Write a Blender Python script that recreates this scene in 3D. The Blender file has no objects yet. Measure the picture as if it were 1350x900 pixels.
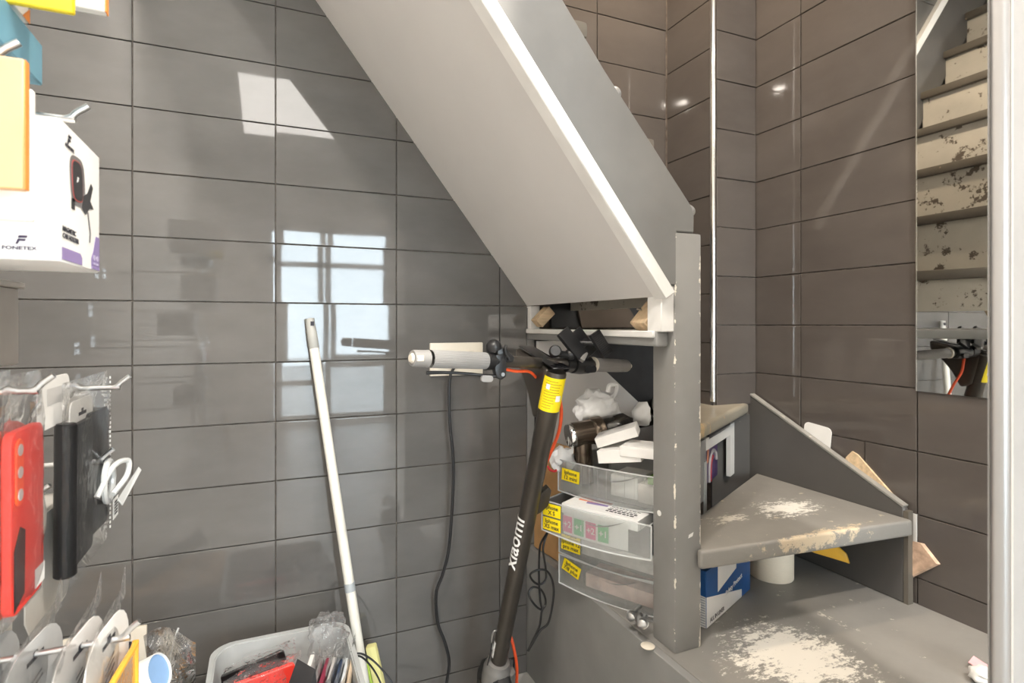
import bpy, bmesh, math, random
from mathutils import Vector, Matrix, noise
random.seed(7)
C = bpy.context.scene.collection
sc = bpy.context.scene
V = Vector
PI = math.pi

# ---------------------------------------------------------------- camera, world, exposure
ZC = 1.05                                    # camera height
CAM_R = V((.9247, -.3806, 0)); CAM_F = V((.3806, .9247, 0)); CAM_O = V((0, 0, ZC))
cam_d = bpy.data.cameras.new('camera'); cam = bpy.data.objects.new('camera', cam_d); C.objects.link(cam)
cam_d.sensor_fit = 'HORIZONTAL'; cam_d.sensor_width = 36.0
cam_d.lens = 722.0 / 1350.0 * 36.0
cam_d.shift_x = 30.0 / 1350.0; cam_d.shift_y = -22.5 / 1350.0
cam.location = CAM_O; cam.rotation_euler = (PI / 2, 0, -math.atan2(.3806, .9247))
cam_d.clip_start = .02
cam_d.dof.use_dof = True; cam_d.dof.focus_distance = 1.35; cam_d.dof.aperture_fstop = 9.0
sc.camera = cam
sc.view_settings.view_transform = 'Standard'; sc.view_settings.look = 'None'
sc.view_settings.gamma = 1.0; sc.view_settings.use_curve_mapping = False
sc.view_settings.exposure = 0.10
sc.cycles.max_bounces = 12; sc.cycles.transparent_max_bounces = 24
sc.cycles.diffuse_bounces = 6; sc.cycles.glossy_bounces = 6
sc.cycles.sample_clamp_indirect = 6.0
world = bpy.data.worlds.new('sky'); sc.world = world; world.use_nodes = True
wb = world.node_tree.nodes['Background']
wb.inputs[0].default_value = (.80, .90, 1.0, 1); wb.inputs[1].default_value = 21.0

def lamp(name, kind, loc, power, color, size=.08, target=None, size_y=None, spread=None, parent=None):
    l = bpy.data.lights.new(name, kind); l.energy = power; l.color = color
    if kind == 'AREA':
        l.shape = 'RECTANGLE' if size_y else 'DISK'; l.size = size
        if size_y: l.size_y = size_y
        if spread: l.spread = spread
    else: l.shadow_soft_size = size
    o = bpy.data.objects.new(name, l); C.objects.link(o); o.location = loc
    if target is not None:
        o.rotation_euler = (V(target) - V(loc)).to_track_quat('-Z', 'Y').to_euler()
    return o
# portal that guides the sky light through the shop window, and an added overhead fill lamp
_p = lamp('window_portal', 'AREA', (.707, -2.97, 1.015), 1, (1, 1, 1), 1.24, (.707, 5, 1.015), 2.02); _p.data.cycles.is_portal = True
lamp('added_fill_light', 'AREA', (.42, -1.3, 2.63), 40, (1, .95, .89), 1.1, (.42, -1.3, 0), 1.1)

# ---------------------------------------------------------------- helpers
def at(px, py, depth):                        # a point seen at (px, py) in the photograph, at a depth in metres
    return CAM_O + CAM_F * depth + CAM_R * ((px - 645) / 722 * depth) + V((0, 0, (427.5 - py) / 722 * depth))

class MB:
    def __init__(self): self.bm = bmesh.new()
    def box(self, c, s, M=None):
        c = V(c); m = Matrix.Translation(c) @ (M.to_4x4() if M is not None else Matrix()) @ Matrix.Diagonal((s[0], s[1], s[2], 1))
        bmesh.ops.create_cube(self.bm, size=1, matrix=m); return self
    def bb(self, a, b):                       # axis aligned box between corners
        a, b = V(a), V(b); return self.box((a + b) / 2, [abs(x) for x in (b - a)])
    def cyl(self, p0, p1, r0, r1=None, n=20, caps=True):
        p0, p1 = V(p0), V(p1); r1 = r0 if r1 is None else r1
        d = p1 - p0; q = d.to_track_quat('Z', 'Y').to_matrix().to_4x4()
        bmesh.ops.create_cone(self.bm, cap_ends=caps, segments=n, radius1=r0, radius2=r1, depth=d.length,
                              matrix=Matrix.Translation((p0 + p1) / 2) @ q); return self
    def lathe(self, prof, p0, axis, n=24):    # prof: (distance along axis, radius)
        p0 = V(p0); q = V(axis).normalized().to_track_quat('Z', 'Y').to_matrix()
        rings = []
        for h, r in prof:
            rings.append([self.bm.verts.new(p0 + q @ V((r * math.cos(2 * PI * k / n), r * math.sin(2 * PI * k / n), h))) for k in range(n)])
        for a, b in zip(rings, rings[1:]):
            for k in range(n): self.bm.faces.new((a[k], a[(k + 1) % n], b[(k + 1) % n], b[k]))
        if prof[0][1] > 1e-6: self.bm.faces.new(list(reversed(rings[0])))
        if prof[-1][1] > 1e-6: self.bm.faces.new(rings[-1])
        return self
    def tube(self, pts, r, n=8, res=6, closed=False):
        pts = [V(p) for p in pts]
        if res > 1: pts = spline(pts, res, closed)
        rings = []; up = None
        for i, p in enumerate(pts):
            if closed: t = pts[(i + 1) % len(pts)] - pts[i - 1]
            else: t = pts[min(i + 1, len(pts) - 1)] - pts[max(i - 1, 0)]
            t = t.normalized() if t.length > 1e-9 else V((0, 0, 1))
            if up is None: up = t.orthogonal().normalized()
            up = (up - t * up.dot(t)); up = up.normalized() if up.length > 1e-6 else t.orthogonal().normalized()
            w = t.cross(up)
            rr = r(i / (len(pts) - 1)) if callable(r) else r
            rings.append([self.bm.verts.new(p + (up * math.cos(2 * PI * k / n) + w * math.sin(2 * PI * k / n)) * rr) for k in range(n)])
        prs = list(zip(rings, rings[1:])) + ([(rings[-1], rings[0])] if closed else [])
        for a, b in prs:
            for k in range(n): self.bm.faces.new((a[k], a[(k + 1) % n], b[(k + 1) % n], b[k]))
        if not closed:
            self.bm.faces.new(list(reversed(rings[0]))); self.bm.faces.new(rings[-1])
        return self
    def prism(self, poly, ext):               # polygon of 3D points pushed along ext
        e = V(ext); a = [self.bm.verts.new(V(p)) for p in poly]; b = [self.bm.verts.new(V(p) + e) for p in poly]
        n = len(a); self.bm.faces.new(a); self.bm.faces.new(list(reversed(b)))
        for k in range(n): self.bm.faces.new((a[k], b[k], b[(k + 1) % n], a[(k + 1) % n]))
        return self
    def grid(self, f, nu, nv, closed_u=False):
        g = [[self.bm.verts.new(V(f(i / nu, j / nv))) for j in range(nv + 1)] for i in range(nu + (0 if closed_u else 1))]
        m = len(g)
        for i in range(nu):
            for j in range(nv): self.bm.faces.new((g[i][j], g[(i + 1) % m][j], g[(i + 1) % m][j + 1], g[i][j + 1]))
        return self
    def bevel(self, w, seg=2, ang=35):
        self.bm.normal_update()
        bmesh.ops.recalc_face_normals(self.bm, faces=self.bm.faces)
        es = [e for e in self.bm.edges if len(e.link_faces) == 2 and e.calc_face_angle(0) > math.radians(ang)]
        bmesh.ops.bevel(self.bm, geom=es, offset=w, segments=seg, profile=.6, affect='EDGES', clamp_overlap=True); return self
    def mesh(self, name, angle=38, recalc=True):
        if recalc: bmesh.ops.recalc_face_normals(self.bm, faces=self.bm.faces)
        for f in self.bm.faces: f.smooth = True
        for e in self.bm.edges:
            e.smooth = not (len(e.link_faces) == 2 and e.calc_face_angle(0) > math.radians(angle))
        me = bpy.data.meshes.new(name); self.bm.to_mesh(me); self.bm.free(); return me

def spline(pts, res, closed=False):
    out = []; n = len(pts); rng = n if closed else n - 1
    for i in range(rng):
        p1, p2 = pts[i], pts[(i + 1) % n]
        p0 = pts[i - 1] if (i > 0 or closed) else p1 * 2 - p2
        p3 = pts[(i + 2) % n] if (i + 2 < n or closed) else p2 * 2 - p1
        for k in range(res):
            t = k / res
            out.append(.5 * ((2 * p1) + (p2 - p0) * t + (2 * p0 - 5 * p1 + 4 * p2 - p3) * t * t + (3 * p1 - p0 - 3 * p2 + p3) * t ** 3))
    if not closed: out.append(pts[-1])
    return out

def wmat(o):
    m = o.matrix_basis.copy()
    while o.parent: o = o.parent; m = o.matrix_basis @ m
    return m

def part(name, mb, mat, parent=None, loc=None, label=None, angle=38):
    """links a mesh object; mb is built in world coordinates and moved into the parent's frame"""
    me = mb.mesh(name, angle) if isinstance(mb, MB) else mb
    o = bpy.data.objects.new(name, me)
    if parent is not None: me.transform(wmat(parent).inverted()); o.parent = parent
    elif loc is not None: me.transform(Matrix.Translation(-V(loc))); o.location = loc
    me.materials.append(mat); C.objects.link(o)
    if label: o['label'] = label
    return o

def tag(o, label, cat, group=None):
    o['label'] = label; o['category'] = cat
    if group: o['group'] = group
    return o
def thing(name, label, cat, loc, group=None):
    o = bpy.data.objects.new(name, None); o.empty_display_size = .05; C.objects.link(o); o.location = loc
    return tag(o, label, cat, group)
def struct(name, mb, mat):
    o = part(name, mb, mat); o['kind'] = 'structure'; return o
def stuff(o): o['kind'] = 'stuff'; return o

def frame_M(u, v):                             # rotation matrix with columns u, v, u x v
    u = V(u).normalized(); v = V(v).normalized(); w = u.cross(v)
    return Matrix((u, v, w)).transposed()

def text(s, size, pos, u, v, mat, parent, name='lettering', align='CENTER', thick=.0002, sx=1.0):
    """flat lettering mesh: u is the writing direction, v is up"""
    cu = bpy.data.curves.new(name, 'FONT'); cu.body = s; cu.size = size; cu.align_x = align; cu.align_y = 'CENTER'
    cu.extrude = thick; cu.offset = size * .018; cu.space_line = .9; cu.resolution_u = 2
    t = bpy.data.objects.new('tmp', cu); C.objects.link(t)
    bpy.context.view_layer.update()
    me = bpy.data.meshes.new_from_object(t.evaluated_get(bpy.context.evaluated_depsgraph_get()))
    bpy.data.objects.remove(t); bpy.data.curves.remove(cu)
    M = Matrix.Translation(V(pos)) @ frame_M(u, v).to_4x4() @ Matrix.Diagonal((sx, 1, 1, 1))
    me.transform(M); me.materials.clear(); me.name = name
    return part(name, me, mat, parent)

# ---------------------------------------------------------------- materials
def new_mat(name):
    m = bpy.data.materials.new(name); m.use_nodes = True
    return m, m.node_tree, m.node_tree.nodes['Principled BSDF']
def N(nt, t, **kw):
    n = nt.nodes.new(t)
    for k, v in kw.items(): setattr(n, k, v)
    return n
def noise_tex(nt, scale, detail=4, rough=.55, coords='Object', stretch=None, rnd=False):
    tc = N(nt, 'ShaderNodeTexCoord'); src = tc.outputs[coords]
    if rnd:
        oi = N(nt, 'ShaderNodeObjectInfo'); ad = N(nt, 'ShaderNodeVectorMath', operation='ADD'); mu = N(nt, 'ShaderNodeMath', operation='MULTIPLY')
        mu.inputs[1].default_value = 37.0; nt.links.new(oi.outputs['Random'], mu.inputs[0])
        nt.links.new(src, ad.inputs[0]); nt.links.new(mu.outputs[0], ad.inputs[1]); src = ad.outputs[0]
    if stretch:
        mp = N(nt, 'ShaderNodeMapping'); mp.inputs['Scale'].default_value = stretch; nt.links.new(src, mp.inputs[0]); src = mp.outputs[0]
    n = N(nt, 'ShaderNodeTexNoise'); n.inputs['Scale'].default_value = scale; n.inputs['Detail'].default_value = detail; n.inputs['Roughness'].default_value = rough
    nt.links.new(src, n.inputs['Vector']); return n
def ramp(nt, src, stops):
    r = N(nt, 'ShaderNodeValToRGB'); el = r.color_ramp.elements
    while len(el) < len(stops): el.new(.5)
    for e, (p, c) in zip(el, stops): e.position = p; e.color = (*c, 1) if len(c) == 3 else c
    nt.links.new(src, r.inputs[0]); return r
def mat(name, col, rough=.5, metal=0., var=.12, scale=18, spec=.5, bump=0., bscale=None, stretch=None, coat=0., rnd=False):
    m, nt, b = new_mat(name)
    n = noise_tex(nt, scale, stretch=stretch, rnd=rnd)
    r = ramp(nt, n.outputs['Fac'], [(.3, tuple(c * (1 - var) for c in col)), (.7, tuple(min(1, c * (1 + var)) for c in col))])
    nt.links.new(r.outputs[0], b.inputs['Base Color'])
    b.inputs['Roughness'].default_value = rough; b.inputs['Metallic'].default_value = metal
    b.inputs['Specular IOR Level'].default_value = spec; b.inputs['Coat Weight'].default_value = coat
    if bump:
        n2 = noise_tex(nt, bscale or scale * 3, 3, stretch=stretch); bp = N(nt, 'ShaderNodeBump'); bp.inputs['Strength'].default_value = bump; bp.inputs['Distance'].default_value = .002
        nt.links.new(n2.outputs['Fac'], bp.inputs['Height']); nt.links.new(bp.outputs[0], b.inputs['Normal'])
    return m
def worn(name, col, chip, amount=.62, scale=9, rough=.5, corners=(), fine=60, mask=None, var=.10, rnd=True):
    """painted wood with chips: paint colour, chip colour; amount is the noise threshold (higher = fewer chips);
    mask = (centre, radii) in object space limits a big worn patch"""
    m, nt, b = new_mat(name)
    n0 = noise_tex(nt, 7, rnd=rnd)
    base = ramp(nt, n0.outputs['Fac'], [(.3, tuple(c * (1 - var) for c in col)), (.7, tuple(c * (1 + var) for c in col))])
    n1 = noise_tex(nt, scale, 8, .72, rnd=rnd)
    fac = n1.outputs['Fac']
    r1 = ramp(nt, fac, [(amount, (0, 0, 0)), (amount + .025, (1, 1, 1))])
    mix = N(nt, 'ShaderNodeMixRGB'); nt.links.new(r1.outputs[0], mix.inputs[0]); nt.links.new(base.outputs[0], mix.inputs[1]); mix.inputs[2].default_value = (*chip, 1)
    out = mix.outputs[0]
    if mask:
        for (cen, rad, mcol, thr) in mask:
            tc = N(nt, 'ShaderNodeTexCoord'); mp = N(nt, 'ShaderNodeMapping')
            mp.inputs['Location'].default_value = tuple(-c / r for c, r in zip(cen, rad)); mp.inputs['Scale'].default_value = tuple(1 / r for r in rad)
            nt.links.new(tc.outputs['Object'], mp.inputs[0])
            ln = N(nt, 'ShaderNodeVectorMath', operation='LENGTH'); nt.links.new(mp.outputs[0], ln.inputs[0])
            inv = N(nt, 'ShaderNodeMath', operation='SUBTRACT'); inv.inputs[0].default_value = 1.0; nt.links.new(ln.outputs['Value'], inv.inputs[1])
            sc_ = N(nt, 'ShaderNodeMath', operation='MULTIPLY'); sc_.inputs[1].default_value = .30; nt.links.new(inv.outputs[0], sc_.inputs[0])
            n2 = noise_tex(nt, 30, 10, .80, stretch=(1, 2.0, 1)); ad = N(nt, 'ShaderNodeMath', operation='ADD'); nt.links.new(sc_.outputs[0], ad.inputs[0]); nt.links.new(n2.outputs['Fac'], ad.inputs[1])
            r2 = ramp(nt, ad.outputs[0], [(thr, (0, 0, 0)), (thr + .05, (1, 1, 1))])
            mx = N(nt, 'ShaderNodeMixRGB'); nt.links.new(r2.outputs[0], mx.inputs[0]); nt.links.new(out, mx.inputs[1]); mx.inputs[2].default_value = (*mcol, 1); out = mx.outputs[0]
    for (ex, ey, wd) in corners:                 # paint knocked off along an upright corner
        tc = N(nt, 'ShaderNodeTexCoord'); sx = N(nt, 'ShaderNodeVectorMath', operation='SUBTRACT'); sx.inputs[1].default_value = (ex, ey, 0)
        nt.links.new(tc.outputs['Object'], sx.inputs[0]); ml = N(nt, 'ShaderNodeVectorMath', operation='MULTIPLY'); ml.inputs[1].default_value = (1, 1, 0); nt.links.new(sx.outputs[0], ml.inputs[0])
        ln = N(nt, 'ShaderNodeVectorMath', operation='LENGTH'); nt.links.new(ml.outputs[0], ln.inputs[0])
        n5 = noise_tex(nt, 34, 6, .7, stretch=(1, 1, .8)); sb = N(nt, 'ShaderNodeMath', operation='SUBTRACT'); sb.inputs[1].default_value = .50; nt.links.new(n5.outputs['Fac'], sb.inputs[0])
        mu = N(nt, 'ShaderNodeMath', operation='MULTIPLY'); mu.inputs[1].default_value = wd * 10; nt.links.new(sb.outputs[0], mu.inputs[0])
        lt = N(nt, 'ShaderNodeMath', operation='LESS_THAN'); nt.links.new(ln.outputs['Value'], lt.inputs[0]); nt.links.new(mu.outputs[0], lt.inputs[1])
        mx = N(nt, 'ShaderNodeMixRGB'); nt.links.new(lt.outputs[0], mx.inputs[0]); nt.links.new(out, mx.inputs[1]); mx.inputs[2].default_value = (*chip, 1); out = mx.outputs[0]
    nt.links.new(out, b.inputs['Base Color']); b.inputs['Roughness'].default_value = rough
    n3 = noise_tex(nt, fine, 3, rnd=rnd); bp = N(nt, 'ShaderNodeBump'); bp.inputs['Strength'].default_value = .12; bp.inputs['Distance'].default_value = .002
    nt.links.new(n3.outputs['Fac'], bp.inputs['Height']); nt.links.new(bp.outputs[0], b.inputs['Normal'])
    return m
def clear(name, alpha=.12, tint=(1, 1, 1), rough=.06, bump=.5, scale=22, body=(.9, .9, .9), gloss=1.0):
    """thin clear or milky plastic: mostly see-through, the rest a glossy body"""
    m, nt, b = new_mat(name)
    b.inputs['Base Color'].default_value = (*body, 1); b.inputs['Roughness'].default_value = rough; b.inputs['Specular IOR Level'].default_value = .7
    tr = N(nt, 'ShaderNodeBsdfTransparent'); tr.inputs[0].default_value = (*tint, 1)
    fr = N(nt, 'ShaderNodeFresnel'); fr.inputs[0].default_value = 1.45
    n = noise_tex(nt, scale, 3, .5); bp = N(nt, 'ShaderNodeBump'); bp.inputs['Strength'].default_value = bump; bp.inputs['Distance'].default_value = .01
    nt.links.new(n.outputs['Fac'], bp.inputs['Height'])
    gl = N(nt, 'ShaderNodeBsdfGlossy'); gl.inputs['Roughness'].default_value = rough; gl.inputs[0].default_value = (.95, .95, .95, 1)
    if bump:
        for nn in (b, gl, fr): nt.links.new(bp.outputs[0], nn.inputs['Normal'])
    m1 = N(nt, 'ShaderNodeMixShader'); m1.inputs[0].default_value = alpha
    nt.links.new(tr.outputs[0], m1.inputs[1]); nt.links.new(b.outputs[0], m1.inputs[2])
    m2 = N(nt, 'ShaderNodeMixShader'); fs = N(nt, 'ShaderNodeMath', operation='MULTIPLY'); fs.inputs[1].default_value = gloss; nt.links.new(fr.outputs[0], fs.inputs[0]); nt.links.new(fs.outputs[0], m2.inputs[0]); nt.links.new(m1.outputs[0], m2.inputs[1]); nt.links.new(gl.outputs[0], m2.inputs[2])
    nt.links.new(m2.outputs[0], nt.nodes['Material Output'].inputs['Surface']); return m

def tile_mat(name, lo, hi, rough=.05):
    m, nt, b = new_mat(name)
    n = noise_tex(nt, 3.2, 6, .6, stretch=(1.0, 1.0, 2.2), rnd=True)
    r = ramp(nt, n.outputs['Fac'], [(.3, lo), (.72, hi)]); nt.links.new(r.outputs[0], b.inputs['Base Color'])
    n2 = noise_tex(nt, 9, 5, .6, rnd=True); r2 = ramp(nt, n2.outputs['Fac'], [(.35, (rough,) * 3), (.75, (rough * 2.6,) * 3)])
    nt.links.new(r2.outputs[0], b.inputs['Roughness'])
    b.inputs['Specular IOR Level'].default_value = .55
    n3 = noise_tex(nt, 5, 1, .4, rnd=True); bp = N(nt, 'ShaderNodeBump'); bp.inputs['Strength'].default_value = .06; bp.inputs['Distance'].default_value = .004
    nt.links.new(n3.outputs['Fac'], bp.inputs['Height']); nt.links.new(bp.outputs[0], b.inputs['Normal'])
    return m

M = {}
M['tile'] = tile_mat('glazed grey tile', (.102, .098, .094), (.134, .129, .124), .020)
M['tile_shaded'] = tile_mat('glazed grey tile shaded warm', (.078, .067, .060), (.100, .087, .078), .035)  # same grey tile, the dimmer, warmer stairwell light put into its colour
M['grout'] = mat('grout', (.16, .135, .115), .9, var=.45, scale=40)
M['plaster'] = mat('painted plaster', (.62, .60, .57), .8, var=.05, scale=6)
M['white_wall'] = mat('white wall', (.72, .70, .67), .7, var=.04)
M['ceiling'] = mat('ceiling white', (.75, .74, .72), .8, var=.03)
M['floor'] = mat('grey floor', (.46, .45, .43), .4, var=.12, scale=5)
M['soffit'] = mat('soffit light grey', (.66, .642, .628), .55, var=.03, scale=4)
M['trim_white'] = worn('white painted trim', (.78, .77, .75), (.55, .5, .45), .73)
M['grey_paint'] = worn('grey painted wood', (.235, .235, .23), (.72, .68, .60), .705, 16, .42)
M['grey_dark'] = worn('dark grey painted wood', (.085, .080, .075), (.55, .5, .44), .69, 14, .42)
M['grey_panel'] = worn('grey side panel', (.25, .248, .24), (.5, .48, .45), .76, 14, .45)
M['tread'] = worn('worn tread paint', (.255, .245, .225), (.62, .56, .48), .63, 20, .45)
M['riser'] = worn('scuffed cream riser', (.50, .465, .40), (.10, .08, .06), .575, 15, .6)
M['nosing'] = worn('worn dark nosing', (.12, .105, .085), (.45, .36, .26), .64, 12, .5)
M['wood'] = mat('raw pine', (.62, .46, .29), .6, var=.22, scale=14, stretch=(1, 6, 6), bump=.15)
M['chipboard'] = mat('chipboard edge', (.50, .34, .24), .7, var=.3, scale=60)
M['brown_board'] = mat('brown hardboard', (.085, .065, .05), .6, var=.1)
M['black_board'] = mat('dark painted board', (.022, .022, .024), .5, var=.3)
M['chrome'] = mat('chrome strip', (.85, .84, .82), .14, 1, var=.03)
M['steel'] = mat('brushed steel', (.62, .62, .62), .28, 1, var=.06)
M['mirror'] = mat('mirror', (.88, .89, .88), .015, 1, var=.0)
M['black'] = mat('black plastic', (.012, .012, .013), .34, var=.2)
M['black_soft'] = mat('black rubber', (.016, .016, .017), .6, var=.2)
M['gloss_black'] = mat('gloss black', (.006, .006, .007), .06, var=.1)
M['gun'] = mat('gunmetal paint', (.072, .062, .052), .36, .55, var=.08, scale=30)
M['grip'] = mat('grey rubber grip', (.27, .263, .255), .55, var=.06)
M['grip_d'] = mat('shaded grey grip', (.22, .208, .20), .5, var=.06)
M['cast'] = mat('grey cast collar', (.22, .21, .20), .45, .3, var=.1)
M['orange'] = mat('orange cable', (.85, .10, .025), .4, var=.08)
M['yellow'] = mat('yellow sticker', (.90, .70, .005), .5, var=.05)
M['ink'] = mat('ink', (.02, .02, .03), .6, var=.1)
M['white'] = mat('white plastic', (.80, .79, .77), .35, var=.03)
M['cream'] = mat('cream plastic', (.72, .66, .56), .35, var=.03)
M['card_white'] = mat('white card', (.82, .81, .79), .55, var=.03)
M['white_print'] = mat('white print', (.86, .86, .85), .5, var=.02)
M['carton_orange'] = mat('beige orange carton', (.74, .45, .22), .5, var=.06, scale=9)
M['orange_edge'] = mat('orange carton edge', (.75, .26, .05), .5, var=.05)
M['blue_pack'] = mat('blue pack', (.13, .30, .40), .4, var=.15, scale=12)
M['yellow_pack'] = mat('yellow pack', (.75, .58, .02), .45, var=.06)
M['grey_carton'] = mat('grey carton', (.30, .275, .25), .5, var=.08)
M['flap'] = mat('grey card flap', (.56, .54, .50), .6, var=.05, scale=70, stretch=(1, 8, 1))
M['red'] = mat('red silicone', (.80, .045, .030), .42, var=.06)
M['red_orange'] = mat('orange red silicone', (.90, .10, .025), .4, var=.06)
M['leather'] = mat('black leatherette', (.010, .010, .011), .40, var=.2, bump=.3, bscale=160, spec=.28)
M['amber'] = clear('amber clear case', .88, (1, .62, .22), .12, .15, body=(.80, .36, .06))
M['clear_bag'] = clear('clear bag', .03, (.985, .985, .985), .05, .45, 16, gloss=.6)
M['crinkle'] = clear('crinkled film', .05, (.98, .98, .98), .07, .9, 45, gloss=.7)
M['milky'] = clear('milky drawer plastic', .155, (.95, .97, .97), .22, .12, 12, (.93, .94, .94))
M['milky_dense'] = clear('milky drawer edge', .62, (.9, .92, .92), .25, .1, 12, (.80, .82, .82))
M['glass'] = clear('window glass', .02, (.97, .99, .98), .01, .0)
M['purple'] = mat('purple print', (.26, .20, .42), .5, var=.1)
M['pink'] = mat('pink print', (.78, .12, .30), .5, var=.04)
M['green'] = mat('green print', (.10, .50, .20), .5, var=.04)
M['blue'] = mat('blue carton', (.012, .085, .28), .4, var=.1)
M['tape'] = mat('cream masking tape', (.76, .66, .52), .6, var=.04, scale=80, stretch=(1, 1, 8))
M['yellow_ochre'] = mat('ochre plastic', (.62, .33, .02), .4, var=.08)
M['lemon'] = mat('pale lemon sponge', (.80, .76, .34), .8, var=.06, bump=.3)
M['lime'] = mat('lime', (.45, .62, .10), .6, var=.1)
M['tote'] = mat('grey tote plastic', (.40, .415, .415), .42, var=.05)
M['pole_white'] = mat('ivory pole paint', (.74, .72, .65), .3, var=.03)
M['pole_grey'] = mat('grey pole tip', (.36, .36, .34), .4, var=.05)
M['bag_white'] = mat('white carrier film', (.86, .86, .86), .42, var=.05, bump=.5, bscale=40)
M['tint_smoke'] = clear('smoked vacuum bin', .45, (.35, .33, .30), .1, .0, body=(.06, .055, .05))
M['bronze'] = mat('bronze metal paint', (.16, .125, .095), .25, .8, var=.06)
M['cardboard'] = mat('brown cardboard', (.42, .24, .10), .7, var=.12)
M['blue_light'] = mat('light blue', (.25, .42, .70), .5, var=.08)
M['maroon'] = mat('maroon case', (.22, .02, .05), .4, var=.1)
M['navy'] = mat('navy case', (.03, .05, .10), .35, var=.1)
M['toy_box'] = mat('dark purple carton print', (.05, .025, .085), .3, var=.7, scale=22)
M['alu'] = mat('anodised aluminium', (.34, .33, .325), .34, .8, var=.05, scale=3)
M['grey_side'] = mat('grey laminate', (.27, .265, .26), .45, var=.08, scale=6)
M['pavement'] = mat('pavement', (.42, .41, .40), .8, var=.15, scale=3)

YB, XR, XL, ZT = 1.4925, 1.4445, -.56, 2.70      # back wall, right wall, left wall, ceiling
YF = -3.0
Z1_ = .388
CHX, CHY = 1.267, 1.285                          # pipe chase in the corner

# ---------------------------------------------------------------- room shell
floor = struct('floor', MB().bb((XL - .1, YF, -.05), (XR + .1, YB + .1, 0)), M['floor'])
ceil = struct('ceiling', MB().bb((XL - .1, YF, ZT), (XR + .1, YB + .1, ZT + .05)), M['ceiling'])
wall_back = struct('wall_back', MB().bb((XL - .1, YB, 0), (XR + .1, YB + .1, ZT)), M['grout'])
wall_right = struct('wall_right', MB().bb((XR, YF, 0), (XR + .1, YB, ZT)), M['grout'])
wall_left = struct('wall_left', MB().bb((XL - .1, YF, 0), (XL, YB, ZT)), M['white_wall'])
chase = struct('wall_corner_chase', MB().bb((CHX, CHY, 0), (XR, YB, ZT)), M['grout'])
chase.name = 'wall_chase'
rp = struct('trim_1', MB().bb((XR - .010, YF + .02, 0), (XR, .20, ZT)), M['plaster'])   # plastered stretch towards the shop window
struct('trim_4', MB().bb((1.258, 1.2785, 0), (1.411, 1.2845, .768)), M['grey_dark'])
struct('trim_5', MB().bb((.7355, YB - .008, Z1_), (.759, YB, 1.10)), M['grey_paint'])
strip = struct('trim_2', MB().cyl((CHX, CHY, .815), (CHX, CHY, ZT), .009, n=16), M['chrome'])

TT = .007
def tile_mesh(w, h):
    """one glazed tile: face slightly cushioned towards its edges, origin at its lower left on the wall; x along, z up, -y out"""
    g = .0012; b = MB(); bm = b.bm
    def ring(i, d): return [bm.verts.new((x, -d, z)) for x, z in ((g + i, g + i), (w - g - i, g + i), (w - g - i, h - g - i), (g + i, h - g - i))]
    r = [ring(0, 0), ring(0, TT - .0010), ring(.0010, TT - .0001), ring(min(.010, w * .3), TT)]
    for a, c in zip(r, r[1:]):
        for k in range(4): bm.faces.new((a[k], a[(k + 1) % 4], c[(k + 1) % 4], c[k]))
    bm.faces.new(r[-1])
    bmesh.ops.recalc_face_normals(bm, faces=bm.faces)
    me = bpy.data.meshes.new('tile')
    for f in bm.faces: f.smooth = True
    for e in bm.edges: e.smooth = not (len(e.link_faces) == 2 and e.calc_face_angle(0) > .5)
    bm.to_mesh(me); bm.free(); return me
_tm = {}
def tiles(wall, origin, along, out, us, zs, m):
    """grid of tiles between joint positions us (along the wall) and zs"""
    a = V(along); o_ = V(out); R = Matrix((a, -o_, V((0, 0, 1)))).transposed()
    for i in range(len(us) - 1):
        for j in range(len(zs) - 1):
            w, h = round(us[i + 1] - us[i], 4), round(zs[j + 1] - zs[j], 4)
            if w < .012 or h < .012: continue
            k = (w, h, m.name)
            if k not in _tm:
                _tm[k] = tile_mesh(w, h); _tm[k].materials.append(m)
            t = bpy.data.objects.new('tile', _tm[k]); C.objects.link(t); t.parent = wall
            tilt = Matrix.Rotation(random.gauss(0, .0022), 3, 'Z') @ Matrix.Rotation(random.gauss(0, .0022), 3, 'X')
            t.matrix_basis = Matrix.Translation(V(origin) + a * us[i] + V((0, 0, zs[j]))) @ (R @ tilt).to_4x4()
def joints(lo, hi, first, pitch):
    k = math.ceil((lo - first) / pitch + .02); out = [lo]
    while first + k * pitch < hi - .004: out.append(first + k * pitch); k += 1
    return out + [hi]
def flip(js, L): return [L - j for j in reversed(js)]
# long wall up to the stair cupboard
tiles(wall_back, (0, YB, 0), (1, 0, 0), (0, -1, 0), joints(XL, .735, -.2815, .309), joints(0, ZT, 1.1045, .15), M['tile'])
# stairwell: back wall, both faces of the chase, right wall
tiles(wall_back, (0, YB, 0), (1, 0, 0), (0, -1, 0), joints(.735, CHX - .008, .985, .307), joints(1.1426, ZT, 1.1426, .15), M['tile_shaded'])
tiles(chase, (CHX, 0, 0), (0, -1, 0), (-1, 0, 0), [-YB + .008, -CHY - .002], joints(.80, ZT, 1.1426, .15), M['tile_shaded'])
tiles(chase, (0, CHY, 0), (1, 0, 0), (0, -1, 0), [CHX + .008, XR - .008], joints(.80, ZT, 1.0475, .15), M['tile_shaded'])
yj = [.20, .511, .8175, 1.1235, CHY - .001]
tiles(wall_right, (XR, 0, 0), (0, -1, 0), (-1, 0, 0), [-y for y in reversed(yj)], joints(.7475, ZT, 1.0475, .15), M['tile_shaded'])
yj2 = [.20, .511, .8175, .941, CHY - .001]
tiles(wall_right, (XR, 0, 0), (0, -1, 0), (-1, 0, 0), [-y for y in reversed(yj2)], joints(0, .7475, 1.0475, .15), M['tile_shaded'])

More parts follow.
